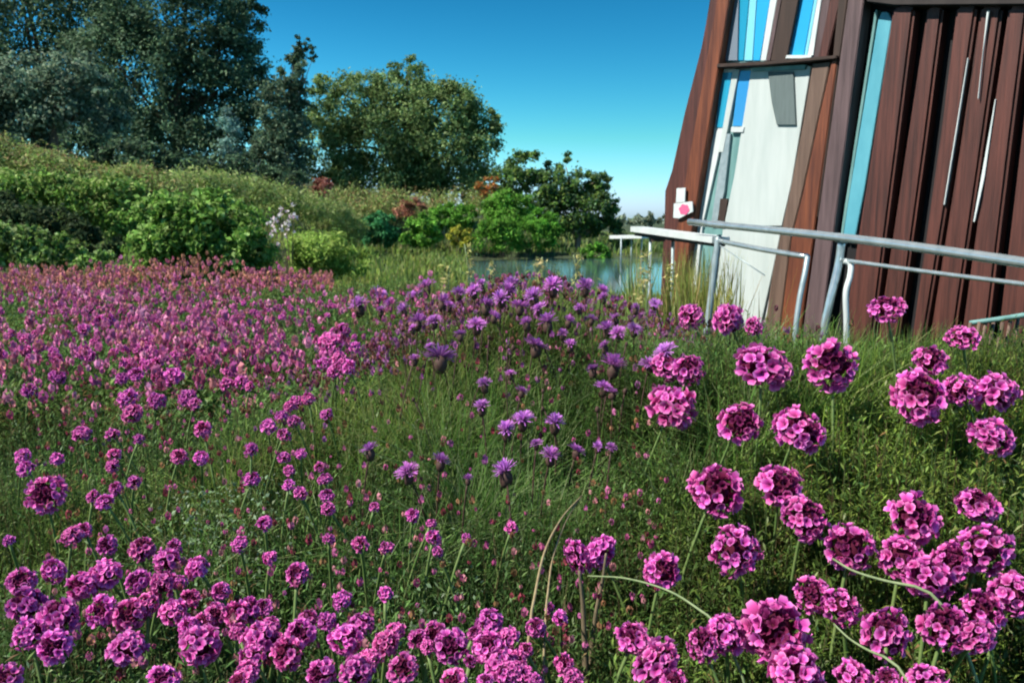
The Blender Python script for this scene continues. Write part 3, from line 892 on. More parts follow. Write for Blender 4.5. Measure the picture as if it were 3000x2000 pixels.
def head_rot(toward=0.5):
    ax = (Vector((random.uniform(-.5, .5), random.uniform(-.4, .4), 1)) + Vector((0, -1, 0.1)) * toward).normalized()
    return ax.to_track_quat('Z', 'Y') @ Quaternion((0, 0, 1), random.uniform(0, 6.28))

def globe(px, py, w, h, label, group, split=False, hollow=False, small=False, lift=0.0, name='globe_flower', toward=0.5):
    """px, py, w, h in the 2352-wide reading of the photograph"""
    X, Y = px * K, py * K
    p = hit(X, Y + h * K * 0.2, lift)
    if p is None: return None
    dist = (p - cam.location).length
    big_k = 0.94 if split else 0.98
    sw = w * K * dist / FPX * big_k; sh = h * K * dist / FPX * big_k
    root, top = flower_base(name, p, label, group)
    q = head_rot(toward if toward != .5 else (1.6 if hollow else toward))
    if split:
        core = mobj('flower_head', random.choice(CORES), root)
        core.location = top
        core.rotation_mode = 'QUATERNION'
        core.rotation_quaternion = q
        core.scale = (sw * random.uniform(.92, 1.06), (sw + sh) / 2 * random.uniform(.9, 1.08), sh * random.uniform(.9, 1.04)) if not hollow else (sw, sw, sw * random.uniform(.82, 1))
        fs = random.uniform(.19, .25)
        for d, rad, s, roll, k in random.choice(LAYOUTS[5:] if hollow else LAYOUTS):
            f = bpy.data.objects.new('floret', FLO_ME[k])
            COL.objects.link(f)
            f.parent = core
            f.matrix_local = floret_matrix(d, rad, s * fs, roll)
    else:
        hd = mobj('flower_head', random.choice(HEADS_SMALL if small else (HEADS[6:] if hollow else HEADS)), root)
        hd.location = top
        hd.rotation_mode = 'QUATERNION'; hd.rotation_quaternion = q
        hd.scale = (sw * random.uniform(.88, 1.1), (sw + sh) / 2 * random.uniform(.85, 1.1), sh * random.uniform(.8, 1.08))
        co = mobj('core', random.choice(CORES), hd)
    return root

# big globes on the bank by the building: x, y, width, height
LB = 'large magenta globe flower on the dark grassy bank below the railing'
GB = 'large globe flowers on the bank by the railing'
big = [(1545, 915, 105, 110), (1528, 830, 78, 70), (1582, 835, 74, 80), (1586, 716, 58, 66), (1672, 720, 66, 78), (1732, 742, 46, 44), (1750, 822, 128, 112), (1910, 815, 116, 114),
       (2210, 766, 72, 54), (2134, 815, 76, 66), (2110, 893, 132, 100), (2208, 882, 78, 82), (2284, 886, 82, 84), (2275, 988, 96, 80), (1700, 953, 100, 100), (1833, 966, 118, 110),
       (1645, 1103, 120, 122), (1790, 1097, 100, 102), (1848, 1170, 108, 106), (1690, 1242, 114, 120), (1328, 1258, 58, 100), (1376, 1252, 54, 84), (1520, 1288, 82, 112), (1953, 1236, 108, 112),
       (2097, 1170, 110, 108), (2245, 1146, 84, 76), (2070, 1262, 84, 110), (2132, 1308, 74, 112), (2255, 1238, 106, 122), (1865, 1345, 80, 110), (1930, 1375, 76, 98),
       (2035, 1430, 84, 130), (2168, 1420, 98, 116), (2256, 1384, 82, 96), (2326, 1348, 76, 84), (2238, 1446, 62, 90), (1455, 1452, 80, 80), (1508, 1500, 96, 130), (1612, 1460, 66, 100),
       (1666, 1440, 86, 86), (1780, 1424, 140, 120), (1826, 1522, 114, 118), (1960, 1540, 68, 90), (2040, 1552, 56, 56), (2130, 1556, 88, 80), (1545, 1556, 60, 70)]
ring = {(1645, 1103), (1953, 1236), (1520, 1288), (1700, 953), (1790, 1097), (2097, 1170), (1865, 1345), (1910, 815), (1780, 1424)}
OWN = {(1545, 915): 'bright broad pink flower head where the mound meets the bank',
       (1586, 716): 'faded rosy flower before the foot of the white wall panel, by the reeds',
       (1672, 720): 'ragged magenta flower before the foot of the lower white wall panel',
       (1732, 742): 'smallest magenta flower tucked behind the broadest globe, below the timber posts',
       (1750, 822): 'broadest magenta globe flower standing in front of the timber posts',
       (1910, 815): 'full magenta globe flower standing alone below the bent railing posts',
       (2210, 766): 'small magenta flower just below the green foot rail',
       (2134, 815): 'loose pink flower directly behind the wide flattened head',
       (2110, 893): 'wide flattened pink flower head near the slatted fence foot',
       (2208, 882): 'round pink flower touching the wide flattened head',
       (2284, 886): 'ragged pink flower next to the round one by the slatted fence',
       (2275, 988): 'lone pink globe below the group by the slatted fence',
       (1700, 953): 'hollow-centred globe flower between the bright broad head and a full globe',
       (1833, 966): 'full round globe flower at the edge of the moss-green tussock',
       (1645, 1103): 'largest hollow-centred globe flower, standing alone among dark grass',
       (1790, 1097): 'hollow-centred globe flower touching a full globe below the tussock',
       (1848, 1170): 'full globe flower touching a hollow-centred one below the tussock',
       (1690, 1242): 'full globe flower standing below the largest hollow-centred globe',
       (1520, 1288): 'small oval hollow-centred flower alone beside the long pale stem',
       (1953, 1236): 'hollow-centred globe flower with a bowed pale stem beneath it',
       (1780, 1424): 'very broad hollow-centred head crowded at the end of the long pale stem',
       (2245, 1146): 'small globe flower above a large one, behind the crowded cluster'}
for (x, y, w, h) in big:
    hol = (x, y) in ring
    if (x, y) in OWN: lab, grp = OWN[(x, y)], None
    elif x in (1328, 1376): lab, grp = 'narrow magenta head, one of two joined above the thick tan stalks', 'pair of narrow heads above the tan stalks'
    elif x in (1528, 1582): lab, grp = 'magenta flower right behind the bright broad pink head', 'flowers behind the bright broad head'
    elif hol: lab, grp = 'magenta globe with dark hollow centre in the crowded foot of the bank', 'hollow-centred globes at the foot of the bank'
    elif h > w * 1.25: lab, grp = 'narrow upright magenta head in the crowded foot of the bank', 'narrow heads at the foot of the bank'
    else: lab, grp = 'round magenta head in the crowded foot of the bank', 'round heads at the foot of the bank'
    globe(x, y, w, h, lab, grp, split=w >= 56, hollow=hol)
globe(2035, 697, 78, 56, 'lone magenta flower standing up against the brown planks', None, split=True, lift=0.09)
globe(2186, 1270, 74, 92, 'rosy red half-open flower head beside a large globe', None, split=True, name='globe_flower')

LF = 'magenta pompon flower in the crowded drift along the front of the meadow'
GF = 'pompon flowers crowded in the front drift'
front = [(330, 250, 75), (385, 225, 65), (495, 290, 85), (655, 310, 100), (805, 300, 60), (770, 360, 110), (100, 455, 115), (245, 410, 90), (380, 470, 110), (485, 420, 120), (635, 455, 100),
         (750, 470, 105), (835, 465, 55), (905, 390, 95), (125, 555, 130), (275, 605, 150), (135, 690, 130), (255, 745, 135), (470, 585, 120), (600, 600, 130), (680, 560, 90), (585, 755, 145),
         (800, 595, 105), (875, 535, 80), (1015, 505, 75), (990, 605, 100), (870, 670, 90), (915, 730, 165), (1085, 605, 100), (1150, 580, 110), (1210, 580, 75), (1095, 690, 70), (1190, 710, 130),
         (1245, 660, 80), (1320, 780, 130), (1380, 690, 120), (1410, 630, 85), (1500, 640, 85), (1570, 545, 90), (1660, 650, 110), (1590, 710, 140), (1160, 800, 110),
         (1140, 870, 90), (1110, 920, 110), (1475, 870, 130), (1640, 860, 130), (1700, 810, 80), (1775, 740, 110), (1815, 690, 80), (1850, 850, 130), (1920, 720, 90), (2000, 690, 110),
         (2070, 740, 140), (2160, 830, 50), (2250, 640, 130), (2240, 750, 130), (2330, 720, 100), (2300, 830, 110), (2330, 880, 100), (2090, 910, 110), (2230, 920, 80), (755, 900, 110), (30, 910, 110),
         (1270, 740, 80), (1960, 760, 70), (2180, 700, 70), (940, 640, 70)]
for (u, v_, d) in front:
    globe(u * .5, 1097.6 + v_ * .5, d * .5, d * .5 * random.uniform(.92, 1.12), *((LF, GF) if 80 < d < 125 else
          ('one of the largest full pompon heads in the crowded front drift', 'largest heads of the front drift') if d >= 125 else
          ('small young pompon head at the fringes of the crowded front drift', 'small heads of the front drift')), hollow=random.random() < .3)
for (u, v_, d) in [(110, 985, 85), (60, 1090, 60), (20, 1130, 90), (50, 1200, 80), (240, 1150, 90), (280, 1220, 90), (10, 1180, 80), (110, 1230, 70)]:
    globe(1176 + u * .5, 941 + v_ * .5, d * .5, d * .5, LF, GF)
LM = 'small pink pompon flower dotted through the thin grass between the drifts'
GM = 'pompon flowers dotted through the grass'
mid = [(540, 330, 60), (620, 390, 70), (520, 440, 60), (660, 380, 70), (165, 500, 60), (240, 550, 60), (160, 570, 50), (515, 580, 70), (910, 500, 60), (860, 560, 80), (930, 590, 70), (960, 640, 70),
       (1070, 610, 60), (830, 710, 80), (750, 740, 60), (780, 850, 110), (810, 940, 100), (960, 870, 90), (1060, 720, 100), (970, 730, 70), (1150, 850, 90), (1190, 890, 60), (1390, 770, 70),
       (1400, 700, 60), (1480, 760, 60), (1530, 790, 50), (1820, 880, 80), (1890, 860, 80), (1770, 910, 60), (1640, 1030, 70), (1720, 970, 60), (1740, 1080, 70), (1800, 1000, 60), (2000, 960, 60),
       (2030, 510, 130), (2100, 440, 90), (1990, 640, 80), (2090, 620, 90), (2050, 690, 80), (350, 725, 80), (180, 810, 70), (500, 1070, 90), (690, 1080, 60), (850, 1110, 50), (1240, 1040, 100),
       (1095, 1210, 85), (1230, 1220, 90), (1540, 1170, 70), (700, 1200, 60), (690, 1270, 75), (350, 1230, 60), (710, 1410, 75), (820, 1370, 60), (570, 1460, 60), (640, 1490, 70), (1545, 1350, 80),
       (1740, 1220, 60), (1770, 1300, 60), (1840, 1200, 50), (1770, 1390, 60), (1840, 1440, 70), (1960, 1280, 60), (1990, 1350, 80), (2000, 1450, 80), (2010, 1530, 80), (140, 1210, 80), (160, 1290, 70)]
for (u, v_, d) in mid:
    knot = 1980 <= u <= 2110 and 430 <= v_ <= 700
    globe(u * .375, 588 + v_ * .375, d * .375 * 1.05, d * .375 * 1.05, 'magenta pompon in the tight knot of flowers beside the mound' if knot else 'fuller pink pompon flower above the thin grass between the drifts' if d >= 80 else LM,
          'knot of pompons beside the mound' if knot else 'fuller pompons between the drifts' if d >= 80 else GM, small=d < 75)
for (u, v_, d) in [(1365, 420, 105), (1100, 290, 75), (1215, 195, 60), (1240, 360, 50), (1510, 270, 45), (1655, 290, 60), (1775, 310, 50), (1990, 260, 60), (1895, 160, 65), (1980, 200, 40), (2140, 265, 40),
                    (2010, 330, 45), (1720, 125, 40), (1770, 520, 60), (2350, 220, 50), (40, 280, 45)]:
    globe(u * .5, 1097.6 + v_ * .5, d * .5, d * .5, 'largest pink pompon standing clear behind the front drift' if d == 105 else LM, None if d == 105 else GM, small=d < 62)
globe(104, 1119, 78, 78, 'pink ring-shaped flower head with an open dark centre among thin grass', None, split=True, hollow=True, toward=2.6)
for (x, y, s) in [(1261, 1391, 18), (1288, 1413, 26), (1240, 1440, 16)]:
    globe(x, y, s, s * 1.2, 'round red-pink bud on a thin stalk above the front drift', 'red-pink buds', small=True, name='flower_bud')

# violet tufted flowers on the mound
LV = 'violet thistle-like tufted flower on the crest of the grassy mound'
GV = 'violet tufted flowers on the mound'
LV2 = 'violet tufted flower low on the grassy face of the mound'
GV2 = 'violet tufted flowers on the face of the mound'
vio = [(560, 180, 100), (480, 250, 90), (660, 280, 90), (710, 310, 60), (410, 340, 80), (500, 410, 90), (610, 410, 80), (470, 460, 60), (580, 580, 60), (650, 630, 150), (480, 660, 70), (870, 210, 80),
       (920, 170, 60), (1120, 165, 80), (1085, 210, 90), (1050, 260, 90), (950, 300, 100), (1170, 310, 90), (1265, 240, 110), (1390, 180, 100), (1600, 185, 90), (1710, 210, 80), (1720, 260, 60),
       (1215, 420, 80), (1355, 410, 110), (1275, 560, 120), (890, 430, 100), (1000, 380, 70), (780, 500, 70), (1450, 500, 60), (1500, 570, 70), (1490, 410, 70), (1740, 460, 90), (1820, 490, 80),
       (1920, 460, 80), (1800, 390, 70), (1730, 570, 80), (1650, 725, 90), (1780, 690, 130), (1720, 840, 90), (1780, 880, 70), (940, 820, 90), (1180, 870, 70), (1110, 760, 60), (920, 970, 90),
       (1190, 1050, 110), (1085, 1120, 110), (1400, 1070, 110), (1280, 1220, 60), (1370, 1290, 100), (1540, 1255, 90), (1680, 1240, 60), (1770, 1245, 60), (1080, 1380, 150), (650, 1320, 100),
       (440, 1400, 110), (830, 1450, 60), (190, 1250, 100), (2130, 600, 110), (2020, 690, 90), (120, 300, 110), (680, 60, 60), (330, 300, 70), (260, 340, 70), (770, 230, 70), (1560, 330, 60), (1300, 330, 70),
       (240, 240, 80), (1930, 330, 60), (2060, 300, 60), (1640, 400, 60)]
for (u, v_, d) in vio:
    X, Y = (784 + .35 * u) * K, (588 + .35 * v_) * K
    p = hit(X, Y + d * .1, 0.02)
    if p is None:
        continue
    dist = (p - cam.location).length
    s = d * .35 * K * dist / FPX * 1.5
    up = v_ < 600
    own = {150: 'broadest violet tufted flower ' + ('on the near shoulder of the mound' if v_ < 1000 else 'at the foot of the mound above the herbs'), 130: 'broad violet tufted flower between the mound and the globe flowers', 120: 'violet tufted flower standing alone above the bright grass of the mound'}.get(d)
    root, top = flower_base('tufted_flower', p, own or (LV if up else LV2), None if own else (GV if up else GV2), STEMS_RED)
    bo = mobj('bract_ball', random.choice(BRACTS), root, top)
    bo.scale = (s, s, s)
    tf = mobj('petals', random.choice(TUFTS), root, top)
    tf.rotation_euler = (random.uniform(-.5, .6), random.uniform(-.55, .55), random.uniform(0, 6.28))
    tf.scale = (s * random.uniform(.75, 1.1), s * random.uniform(.75, 1.1), s * random.uniform(.7, 1.25))
for k in range(26):    # closed dark knobs among them
    X, Y = random.uniform(1150, 1850), random.gauss(960, 110)
    p = hit(X, Y, 0.015)
    if p is None: continue
    root, top = flower_base('closed_flower', p, 'dark brown closed flower knob on a stalk among the violet flowers', 'dark knobs on the mound', STEMS_RED)
    b = mobj('bract_ball', random.choice(BRACTS), root, top)
    q = random.uniform(.022, .034)
    b.scale = (q, q, q)

# far drift: the 70 that show largest are single plants, the rest one mass
def far_ok(x, y):
    return (x < 0.55 - 0.02 * y) & ~((y < 3.9) & (x > -0.5))
small_pts = []
for k in range(70):
    X, Y = random.uniform(0, 1050), random.uniform(880, 1080)
    p = hit(X, Y, 0.01)
    if p is None: continue
    small_pts.append(p)
for p in small_pts:
    root, top = flower_base('drift_flower', p, 'tiny pink flower at the near fringe of the dense far drift', 'tiny flowers at the drift fringe')
    hd = mobj('flower_head', random.choice(HEADS_SMALL), root, top)
    q = random.uniform(.026, .042)
    hd.rotation_euler = (random.uniform(-.5, .5), random.uniform(-.5, .5), random.uniform(0, 6.3))
    hd.scale = (q, q, q * random.uniform(.9, 1.5))

def blob_template():
    """a cheap head: 9 crossed petals in a loose ball"""
    V = []
    q = np.random.default_rng(5)
    d = unit(q.normal(size=(9, 3)) + np.array([0, 0, .35]))
    for k in range(9):
        t = unit(np.cross(d[k], q.normal(size=3)))
        b = np.cross(d[k], t)
        c = d[k] * .34
        V += [c - t * .34, c - b * .27 + d[k] * .14, c + t * .34, c + b * .27 + d[k] * .14]
    return np.array(V), [(4 * k, 4 * k + 1, 4 * k + 2, 4 * k + 3) for k in range(9)]
BT_V, BT_F = blob_template()

def mass_heads(name, X, Y, Zoff, size, cols, label, cat, elong=1.25):
    n = len(X)
    Z = canopy(X, Y) + Zoff
    a = rng.uniform(0, 6.283, n)
    ca, sa = np.cos(a)[:, None], np.sin(a)[:, None]
    v = BT_V[None] * np.array([1, 1, elong])
    vx = v[..., 0] * ca - v[..., 1] * sa
    vy = v[..., 0] * sa + v[..., 1] * ca
    V = np.stack([vx, vy, np.broadcast_to(v[..., 2], vx.shape)], -1) * size[:, None, None]
    V = V + np.stack([X, Y, Z], -1)[:, None]
    t = var_tint(n, cols)
    T = np.repeat(t[:, None], 36, 1) * rng.uniform(.7, 1.3, (n, 9))[:, :, None].repeat(4, 1).reshape(n, 36, 1)
    o = mobj(name, batch_mesh(name, V, BT_F, T, 'petal_mass'))
    tag(o, label, cat, kind='stuff')
    return o

PINKS = [(0.55, 0.15, 0.34), (0.47, 0.11, 0.30), (0.66, 0.27, 0.45), (0.50, 0.20, 0.22), (0.36, 0.08, 0.17), (0.58, 0.18, 0.36)]
n = 11500
Y = 2.1 * np.exp(rng.uniform(0, 1, n) ** 0.72 * math.log(9.2 / 2.1))
X = rng.uniform(-.74, .06, n) * (Y + .6)
# patchy
pn = np.sin(X * 2.1 + 1.3 * np.sin(Y * 1.3)) + np.sin(Y * 2.7 + 2 * np.sin(X * 1.1)) + 0.8 * np.sin(X * 5.3 + Y * 4.1)
dens = sstep(1.9, 4.8, Y) * np.clip(0.40 + 0.26 * pn, 0.06, 1)
k = (rng.uniform(size=n) < dens) & ~((X > -.75) & (Y < 3.6)) & (Y < 6.4 - 9.0 * np.clip(X / Y + .12, -.4, 0.2))
X, Y = X[k], Y[k]
mass_heads('flower_drift', X, Y, rng.normal(-.01, .05, len(X)) + .10 * np.clip(pn[k], 0, 2) * rng.uniform(-.2, 1, len(X)), rng.uniform(.016, .038, len(X)), PINKS, 'dense drift of countless tiny pink flowers running back to the bushes', 'flowers', 1.5)
n = 1100   # salmon tips at the far edge
Y = rng.uniform(7.2, 10.0, n); X = rng.uniform(-.66, -.22, n) * Y
mass_heads('flower_drift', X, Y, rng.uniform(-.04, .08, n) + .22 * np.clip(np.sin(X * 3.1) * np.sin(X * 1.7 + 1), 0, 1) * rng.uniform(0, 1, n), rng.uniform(.02, .045, n), [(0.52, 0.22, 0.20), (0.55, 0.17, 0.28), (0.45, 0.22, 0.14)], 'salmon flower spikes along the far edge of the pink drift', 'flowers', 1.7)
n = 1200   # buds and spent heads through the near grass
Y = 1.15 + 2.6 * rng.uniform(size=n) ** 1.2; X = rng.uniform(-.60, .20, n) * Y
mass_heads('spent_heads', X, Y, rng.uniform(-.05, .005, n), rng.uniform(.006, .014, n), [(0.42, 0.09, 0.22), (0.24, 0.05, 0.07), (0.50, 0.22, 0.24), (0.26, 0.14, 0.07), (0.50, 0.14, 0.30)], 'small reddish buds and spent heads through the near grass', 'flowers', 1.5)
n = 1500   # mauve haze over the crest and shoulders of the mound
X = np.concatenate([rng.normal(-.42, .2, 500), rng.normal(.58, .12, 260), rng.normal(.08, .36, 740)])
Y = np.concatenate([rng.normal(3.0, .35, 760), rng.normal(2.75, .25, 740)])
mass_heads('mauve_haze', X, Y, rng.uniform(-.09, -.005, n), rng.uniform(.009, .017, n), [(0.26, 0.08, 0.24), (0.34, 0.13, 0.30), (0.15, 0.05, 0.07), (0.20, 0.09, 0.06)], 'fine mauve and brown seed heads on the crest of the mound', 'flowers', 1.6)

# ------------------------------------------------------------------ grass and herbs
BT = [(0, 1, 3, 2), (2, 3, 5, 4)]
def patch(X, Y):
    """different grasses grow in patches: darker, yellower and browner ones"""
    a = np.sin(X * 3.7 + 1.9 * np.sin(Y * 2.9 + .7)) * np.sin(Y * 4.3 + 1.3 * np.sin(X * 3.1))
    b = np.sin(X * 9.1 + 2.2 * np.sin(Y * 7.7)) * np.sin(Y * 10.3 + X * 4.7)
    c = np.sin(X * 2.3 - Y * 1.7 + 2.0 * np.sin(Y * 1.1))
    v = np.clip(1 + .30 * a + .24 * b, .45, 1.6)
    return np.stack([v * (1 + .12 * np.clip(c, -.6, 1)), v, v * (1 - .12 * c)], -1)
def blades(name, X, Y, length, width, cols, lean=0.35, label=None, cat='grass', lodge=None, w=None, jit=0.2):
    n = len(X)
    Z = ground(X, Y) - 0.01
    a = rng.uniform(0, 6.283, n)
    d = np.stack([np.cos(a), np.sin(a), np.zeros(n)], -1)
    if lodge is not None: d = unit(d * 0.7 + np.array(lodge))
    side = np.stack([-np.sin(a + rng.normal(0, .6, n)), np.cos(a + rng.normal(0, .6, n)), np.zeros(n)], -1)
    ln = rng.uniform(.1, 1.0, n)[:, None] * lean
    L = length[:, None]; W = width[:, None] * .5
    B = np.stack([X, Y, Z], -1)
    up = np.array([0, 0, 1.0])
    M = B + up * L * .58 + d * L * ln * .32
    T = B + up * L * (1 - .28 * ln) + d * L * ln * 1.0
    V = np.stack([B - side * W, B + side * W, M - side * W * .85, M + side * W * .85, T - side * W * .15, T + side * W * .15], 1)
    t = var_tint(n, cols, w, jit) * patch(X, Y)
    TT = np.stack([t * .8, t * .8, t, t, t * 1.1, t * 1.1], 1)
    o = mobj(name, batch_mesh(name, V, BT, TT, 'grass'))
    tag(o, label, cat, kind='stuff')
    return o

GREENS = [(0.030, 0.062, 0.016), (0.050, 0.092, 0.022), (0.075, 0.120, 0.030), (0.020, 0.045, 0.014), (0.095, 0.115, 0.045), (0.12, 0.095, 0.045)]
GW = [.28, .28, .17, .15, .08, .04]

def fan(n, y0, y1, a0, a1, pw=1.0):
    """points spread through the view fan so that nearer ground is denser"""
    Y = y0 * np.exp(rng.uniform(size=n) ** pw * math.log(y1 / y0))
    X = rng.uniform(a0, a1, n) * (Y + .25)
    return X, Y

def clumpy(X, Y, s=1.0):
    return 0.82 + 0.10 * np.sin(X * 7.1 * s + 2 * np.sin(Y * 5.3 * s)) + 0.09 * np.sin(Y * 8.7 * s + X * 3.1 * s)

X, Y = fan(56000, .60, 4.2, -.95, 1.25)
keep = rng.uniform(size=len(X)) > .72 * sstep(.15, .5, X) * (1 - sstep(2.4, 3.2, Y))     # the bank carries leafy stems rather than grass
X, Y = X[keep], Y[keep]
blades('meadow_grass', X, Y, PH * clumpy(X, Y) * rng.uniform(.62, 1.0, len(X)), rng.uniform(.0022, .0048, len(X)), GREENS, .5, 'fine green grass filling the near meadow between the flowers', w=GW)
X, Y = fan(46000, 3.6, 10.5, -.80, .16)
blades('meadow_grass', X, Y, PH * clumpy(X, Y, .6) * rng.uniform(.65, 1.04, len(X)), rng.uniform(.005, .011, len(X)), GREENS + [(0.14, 0.07, 0.05)], .4, 'green grass and stalks standing under the far pink drift', w=[.26, .26, .17, .11, .08, .05, .07])
# brighter loose tufts on the mound's face
nT = 90
tx = rng.normal(.05, .36, nT); ty = rng.uniform(1.75, 2.75, nT)
k = rng.integers(0, nT, 9000)
X = tx[k] + rng.normal(0, .035, 9000); Y = ty[k] + rng.normal(0, .035, 9000)
blades('grass_tufts', X, Y, PH * rng.uniform(.75, 1.12, 9000), rng.uniform(.0022, .0045, 9000), [(0.10, 0.17, 0.035), (0.13, 0.19, 0.055), (0.075, 0.15, 0.03), (0.16, 0.19, 0.08)], .95, 'bright arching grass tufts on the face of the mound', lodge=(.25, -.35, 0))
# bright moss-green tussock on the bank
X = rng.normal(.98, .22, 3000); Y = rng.normal(1.85, .20, 3000)
blades('grass_tufts', X, Y, PH * rng.uniform(.6, .95, 3000), rng.uniform(.0025, .005, 3000), [(0.068, 0.120, 0.018), (0.090, 0.145, 0.024), (0.050, 0.092, 0.016)], .5, 'bright moss-green tussocks on the bank among the large globe flowers')
# upright leafy stems
def leafy_stems(name, X, Y, nl, lsize, cols, label, w=None, hmin=.55, hmax=1.02):
    n = len(X)
    Z0 = ground(X, Y)
    H = PH * clumpy(X, Y) * rng.uniform(hmin, hmax, n)
    a = rng.uniform(0, 6.283, n); ln = rng.uniform(.03, .28, n)
    dv = np.stack([np.cos(a) * ln, np.sin(a) * ln, np.ones(n)], -1)
    base = np.stack([X, Y, Z0], -1)
    f = np.linspace(.45, 1.0, nl)[None, :] + rng.uniform(-.03, .03, (n, nl))
    P = base[:, None] + dv[:, None] * (H[:, None] * f)[..., None]
    th = rng.uniform(0, 6.283, (n, 1)) + np.arange(nl)[None] * 2.4
    el = rng.uniform(.35, 1.0, (n, nl))
    out = np.stack([np.cos(th) * np.cos(el), np.sin(th) * np.cos(el), np.sin(el)], -1)
    side = np.stack([-np.sin(th), np.cos(th), np.zeros_like(th)], -1)
    L = (lsize * rng.uniform(.6, 1.3, (n, nl)) * (1.15 - .45 * (f - .45)))[..., None]
    mid = P + out * L * .5
    V = np.stack([P, mid - side * L * .12, P + out * L - np.array([0, 0, .12]) * L, mid + side * L * .12], 2).reshape(n * nl, 4, 3)
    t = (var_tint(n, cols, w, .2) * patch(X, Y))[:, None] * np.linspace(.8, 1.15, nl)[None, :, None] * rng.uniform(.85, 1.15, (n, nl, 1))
    T = t.reshape(n * nl, 3)
    # the stem itself as one slim upright sliver per plant
    s2 = np.stack([-np.sin(a), np.cos(a), np.zeros(n)], -1) * .0011
    tip = base + dv * H[:, None]
    SV = np.stack([base - s2, base + s2, tip + s2 * .5, tip - s2 * .5], 1)
    o = mobj(name, batch_mesh(name, np.concatenate([V, SV]), LEAF_T, np.concatenate([T, var_tint(n, [(0.05, 0.08, 0.025), (0.08, 0.06, 0.03)])]), 'grass'))
    tag(o, label, 'herbs', kind='stuff')
LEAFY = [(0.050, 0.095, 0.022), (0.075, 0.125, 0.030), (0.035, 0.070, 0.018), (0.10, 0.15, 0.045), (0.13, 0.17, 0.085), (0.11, 0.075, 0.035)]
X, Y = fan(15000, .68, 4.0, -.82, .95)
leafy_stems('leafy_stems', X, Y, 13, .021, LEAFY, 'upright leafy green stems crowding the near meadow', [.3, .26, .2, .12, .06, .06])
n = 15000
X = rng.uniform(.15, 1.75, n); Y = rng.uniform(.85, 2.9, n)
leafy_stems('leafy_stems', X, Y, 14, .019, [(0.050, 0.095, 0.020), (0.072, 0.122, 0.024), (0.036, 0.072, 0.017), (0.095, 0.145, 0.030)], 'dense stubby leafy stems clothing the bank between the large globe flowers', hmin=.6, hmax=.98)
X, Y = fan(10000, 3.0, 9.6, -.80, .12)
leafy_stems('leafy_stems', X, Y, 9, .040, LEAFY, 'upright leafy green stems among the far pink drift', [.28, .26, .18, .14, .06, .08], .6, 1.12)
# small leaves of herbs
def herb(name, X, Y, zfrac0, zfrac1, size, cols, label, asp=.55, w=None):
    n = len(X)
    Z = ground(X, Y) + PH * clumpy(X, Y) * rng.uniform(zfrac0, zfrac1, n)
    P = np.stack([X, Y, Z], -1)
    nr = unit(rand_dirs(n) * .8 + np.array([0, -.1, .75]))
    V = leaves(P, nr, size, None, asp, .12)
    o = mobj(name, batch_mesh(name, V, LEAF_T, var_tint(n, cols, w, .25), 'foliage'))
    tag(o, label, 'herbs', kind='stuff')
HERB = [(0.030, 0.070, 0.018), (0.050, 0.100, 0.026), (0.085, 0.135, 0.040), (0.020, 0.048, 0.015), (0.15, 0.20, 0.10)]
X, Y = fan(44000, .65, 3.6, -.9, 1.15)
herb('herb_leaves', X, Y, .40, .90, .011, HERB, 'small green herb leaves filling the near meadow', .28, w=[.26, .30, .22, .18, .04])
X, Y = fan(30000, 3.2, 9.8, -.78, .14)
herb('herb_leaves', X, Y, .55, .98, .030, HERB, 'small green herb leaves under the far drift', w=[.3, .3, .2, .15, .05])
# whitish-green sprigs in the middle of the near meadow
n = 900
c = np.array([tuple(hit(x, y)) for x, y in [(630, 1420), (680, 1480), (640, 1530), (700, 1440), (1210, 1680), (600, 1360), (1180, 1700), (660, 1560)]])
k = rng.integers(0, len(c), n)
X = c[k, 0] + rng.normal(0, .07, n); Y = c[k, 1] + rng.normal(0, .09, n)
herb('pale_sprigs', X, Y, .70, 1.02, .011, [(0.085, 0.125, 0.070), (0.12, 0.16, 0.10), (0.06, 0.10, 0.045)], 'whitish green sprigs in the thin grass')
# lawn and rough grass down to the pond
n = 60000
Y = 9 * np.exp(rng.uniform(size=n) * math.log(50 / 9)); X = rng.uniform(-.75, .28, n) * Y
k = ground(X, Y) > -1.0
X, Y = X[k], Y[k]
blades('rough_grass', X, Y, rng.uniform(.10, .32, len(X)) * np.clip(Y / 20, .8, 1.3), .012 + .0011 * Y, [(0.11, 0.17, 0.032), (0.14, 0.19, 0.045), (0.16, 0.18, 0.06), (0.08, 0.13, 0.024)], .5, 'yellow-green rough grass sloping to the pond')
n = 26000
Y = rng.uniform(44, 90, n); X = rng.uniform(-.2, .9, n) * Y
blades('rough_grass', X, Y, rng.uniform(.3, .7, n), np.full(n, .10), MEAD, .4, 'pale grass on the far side of the pond')
# reeds in front of the water beside the building
n = 1500
X = np.concatenate([rng.normal(.98, .04, 240), rng.normal(1.42, .10, 700), rng.normal(1.6, .12, 300)]); Y = np.concatenate([rng.normal(6.4, .15, 240), rng.normal(6.5, .25, 1000)])
blades('reeds', X, Y, rng.uniform(.35, .98, len(X)) * 1.05, rng.uniform(.006, .012, len(X)), [(0.19, 0.22, 0.05), (0.25, 0.26, 0.09), (0.13, 0.18, 0.04), (0.27, 0.21, 0.09)], .25, 'yellow-green reeds between the mound and the corner post')
n = 600
X = rng.normal(.25, .5, n); Y = rng.normal(6.2, .7, n)
blades('reeds', X, Y, rng.uniform(.35, .72, n), rng.uniform(.005, .010, n), [(0.15, 0.19, 0.05), (0.20, 0.21, 0.08), (0.10, 0.15, 0.035)], .4, 'loose seeding grasses behind the violet flowers')
n = 800
Y = rng.uniform(19.3, 21.5, n); X = rng.uniform(-1.5, 5.5, n)
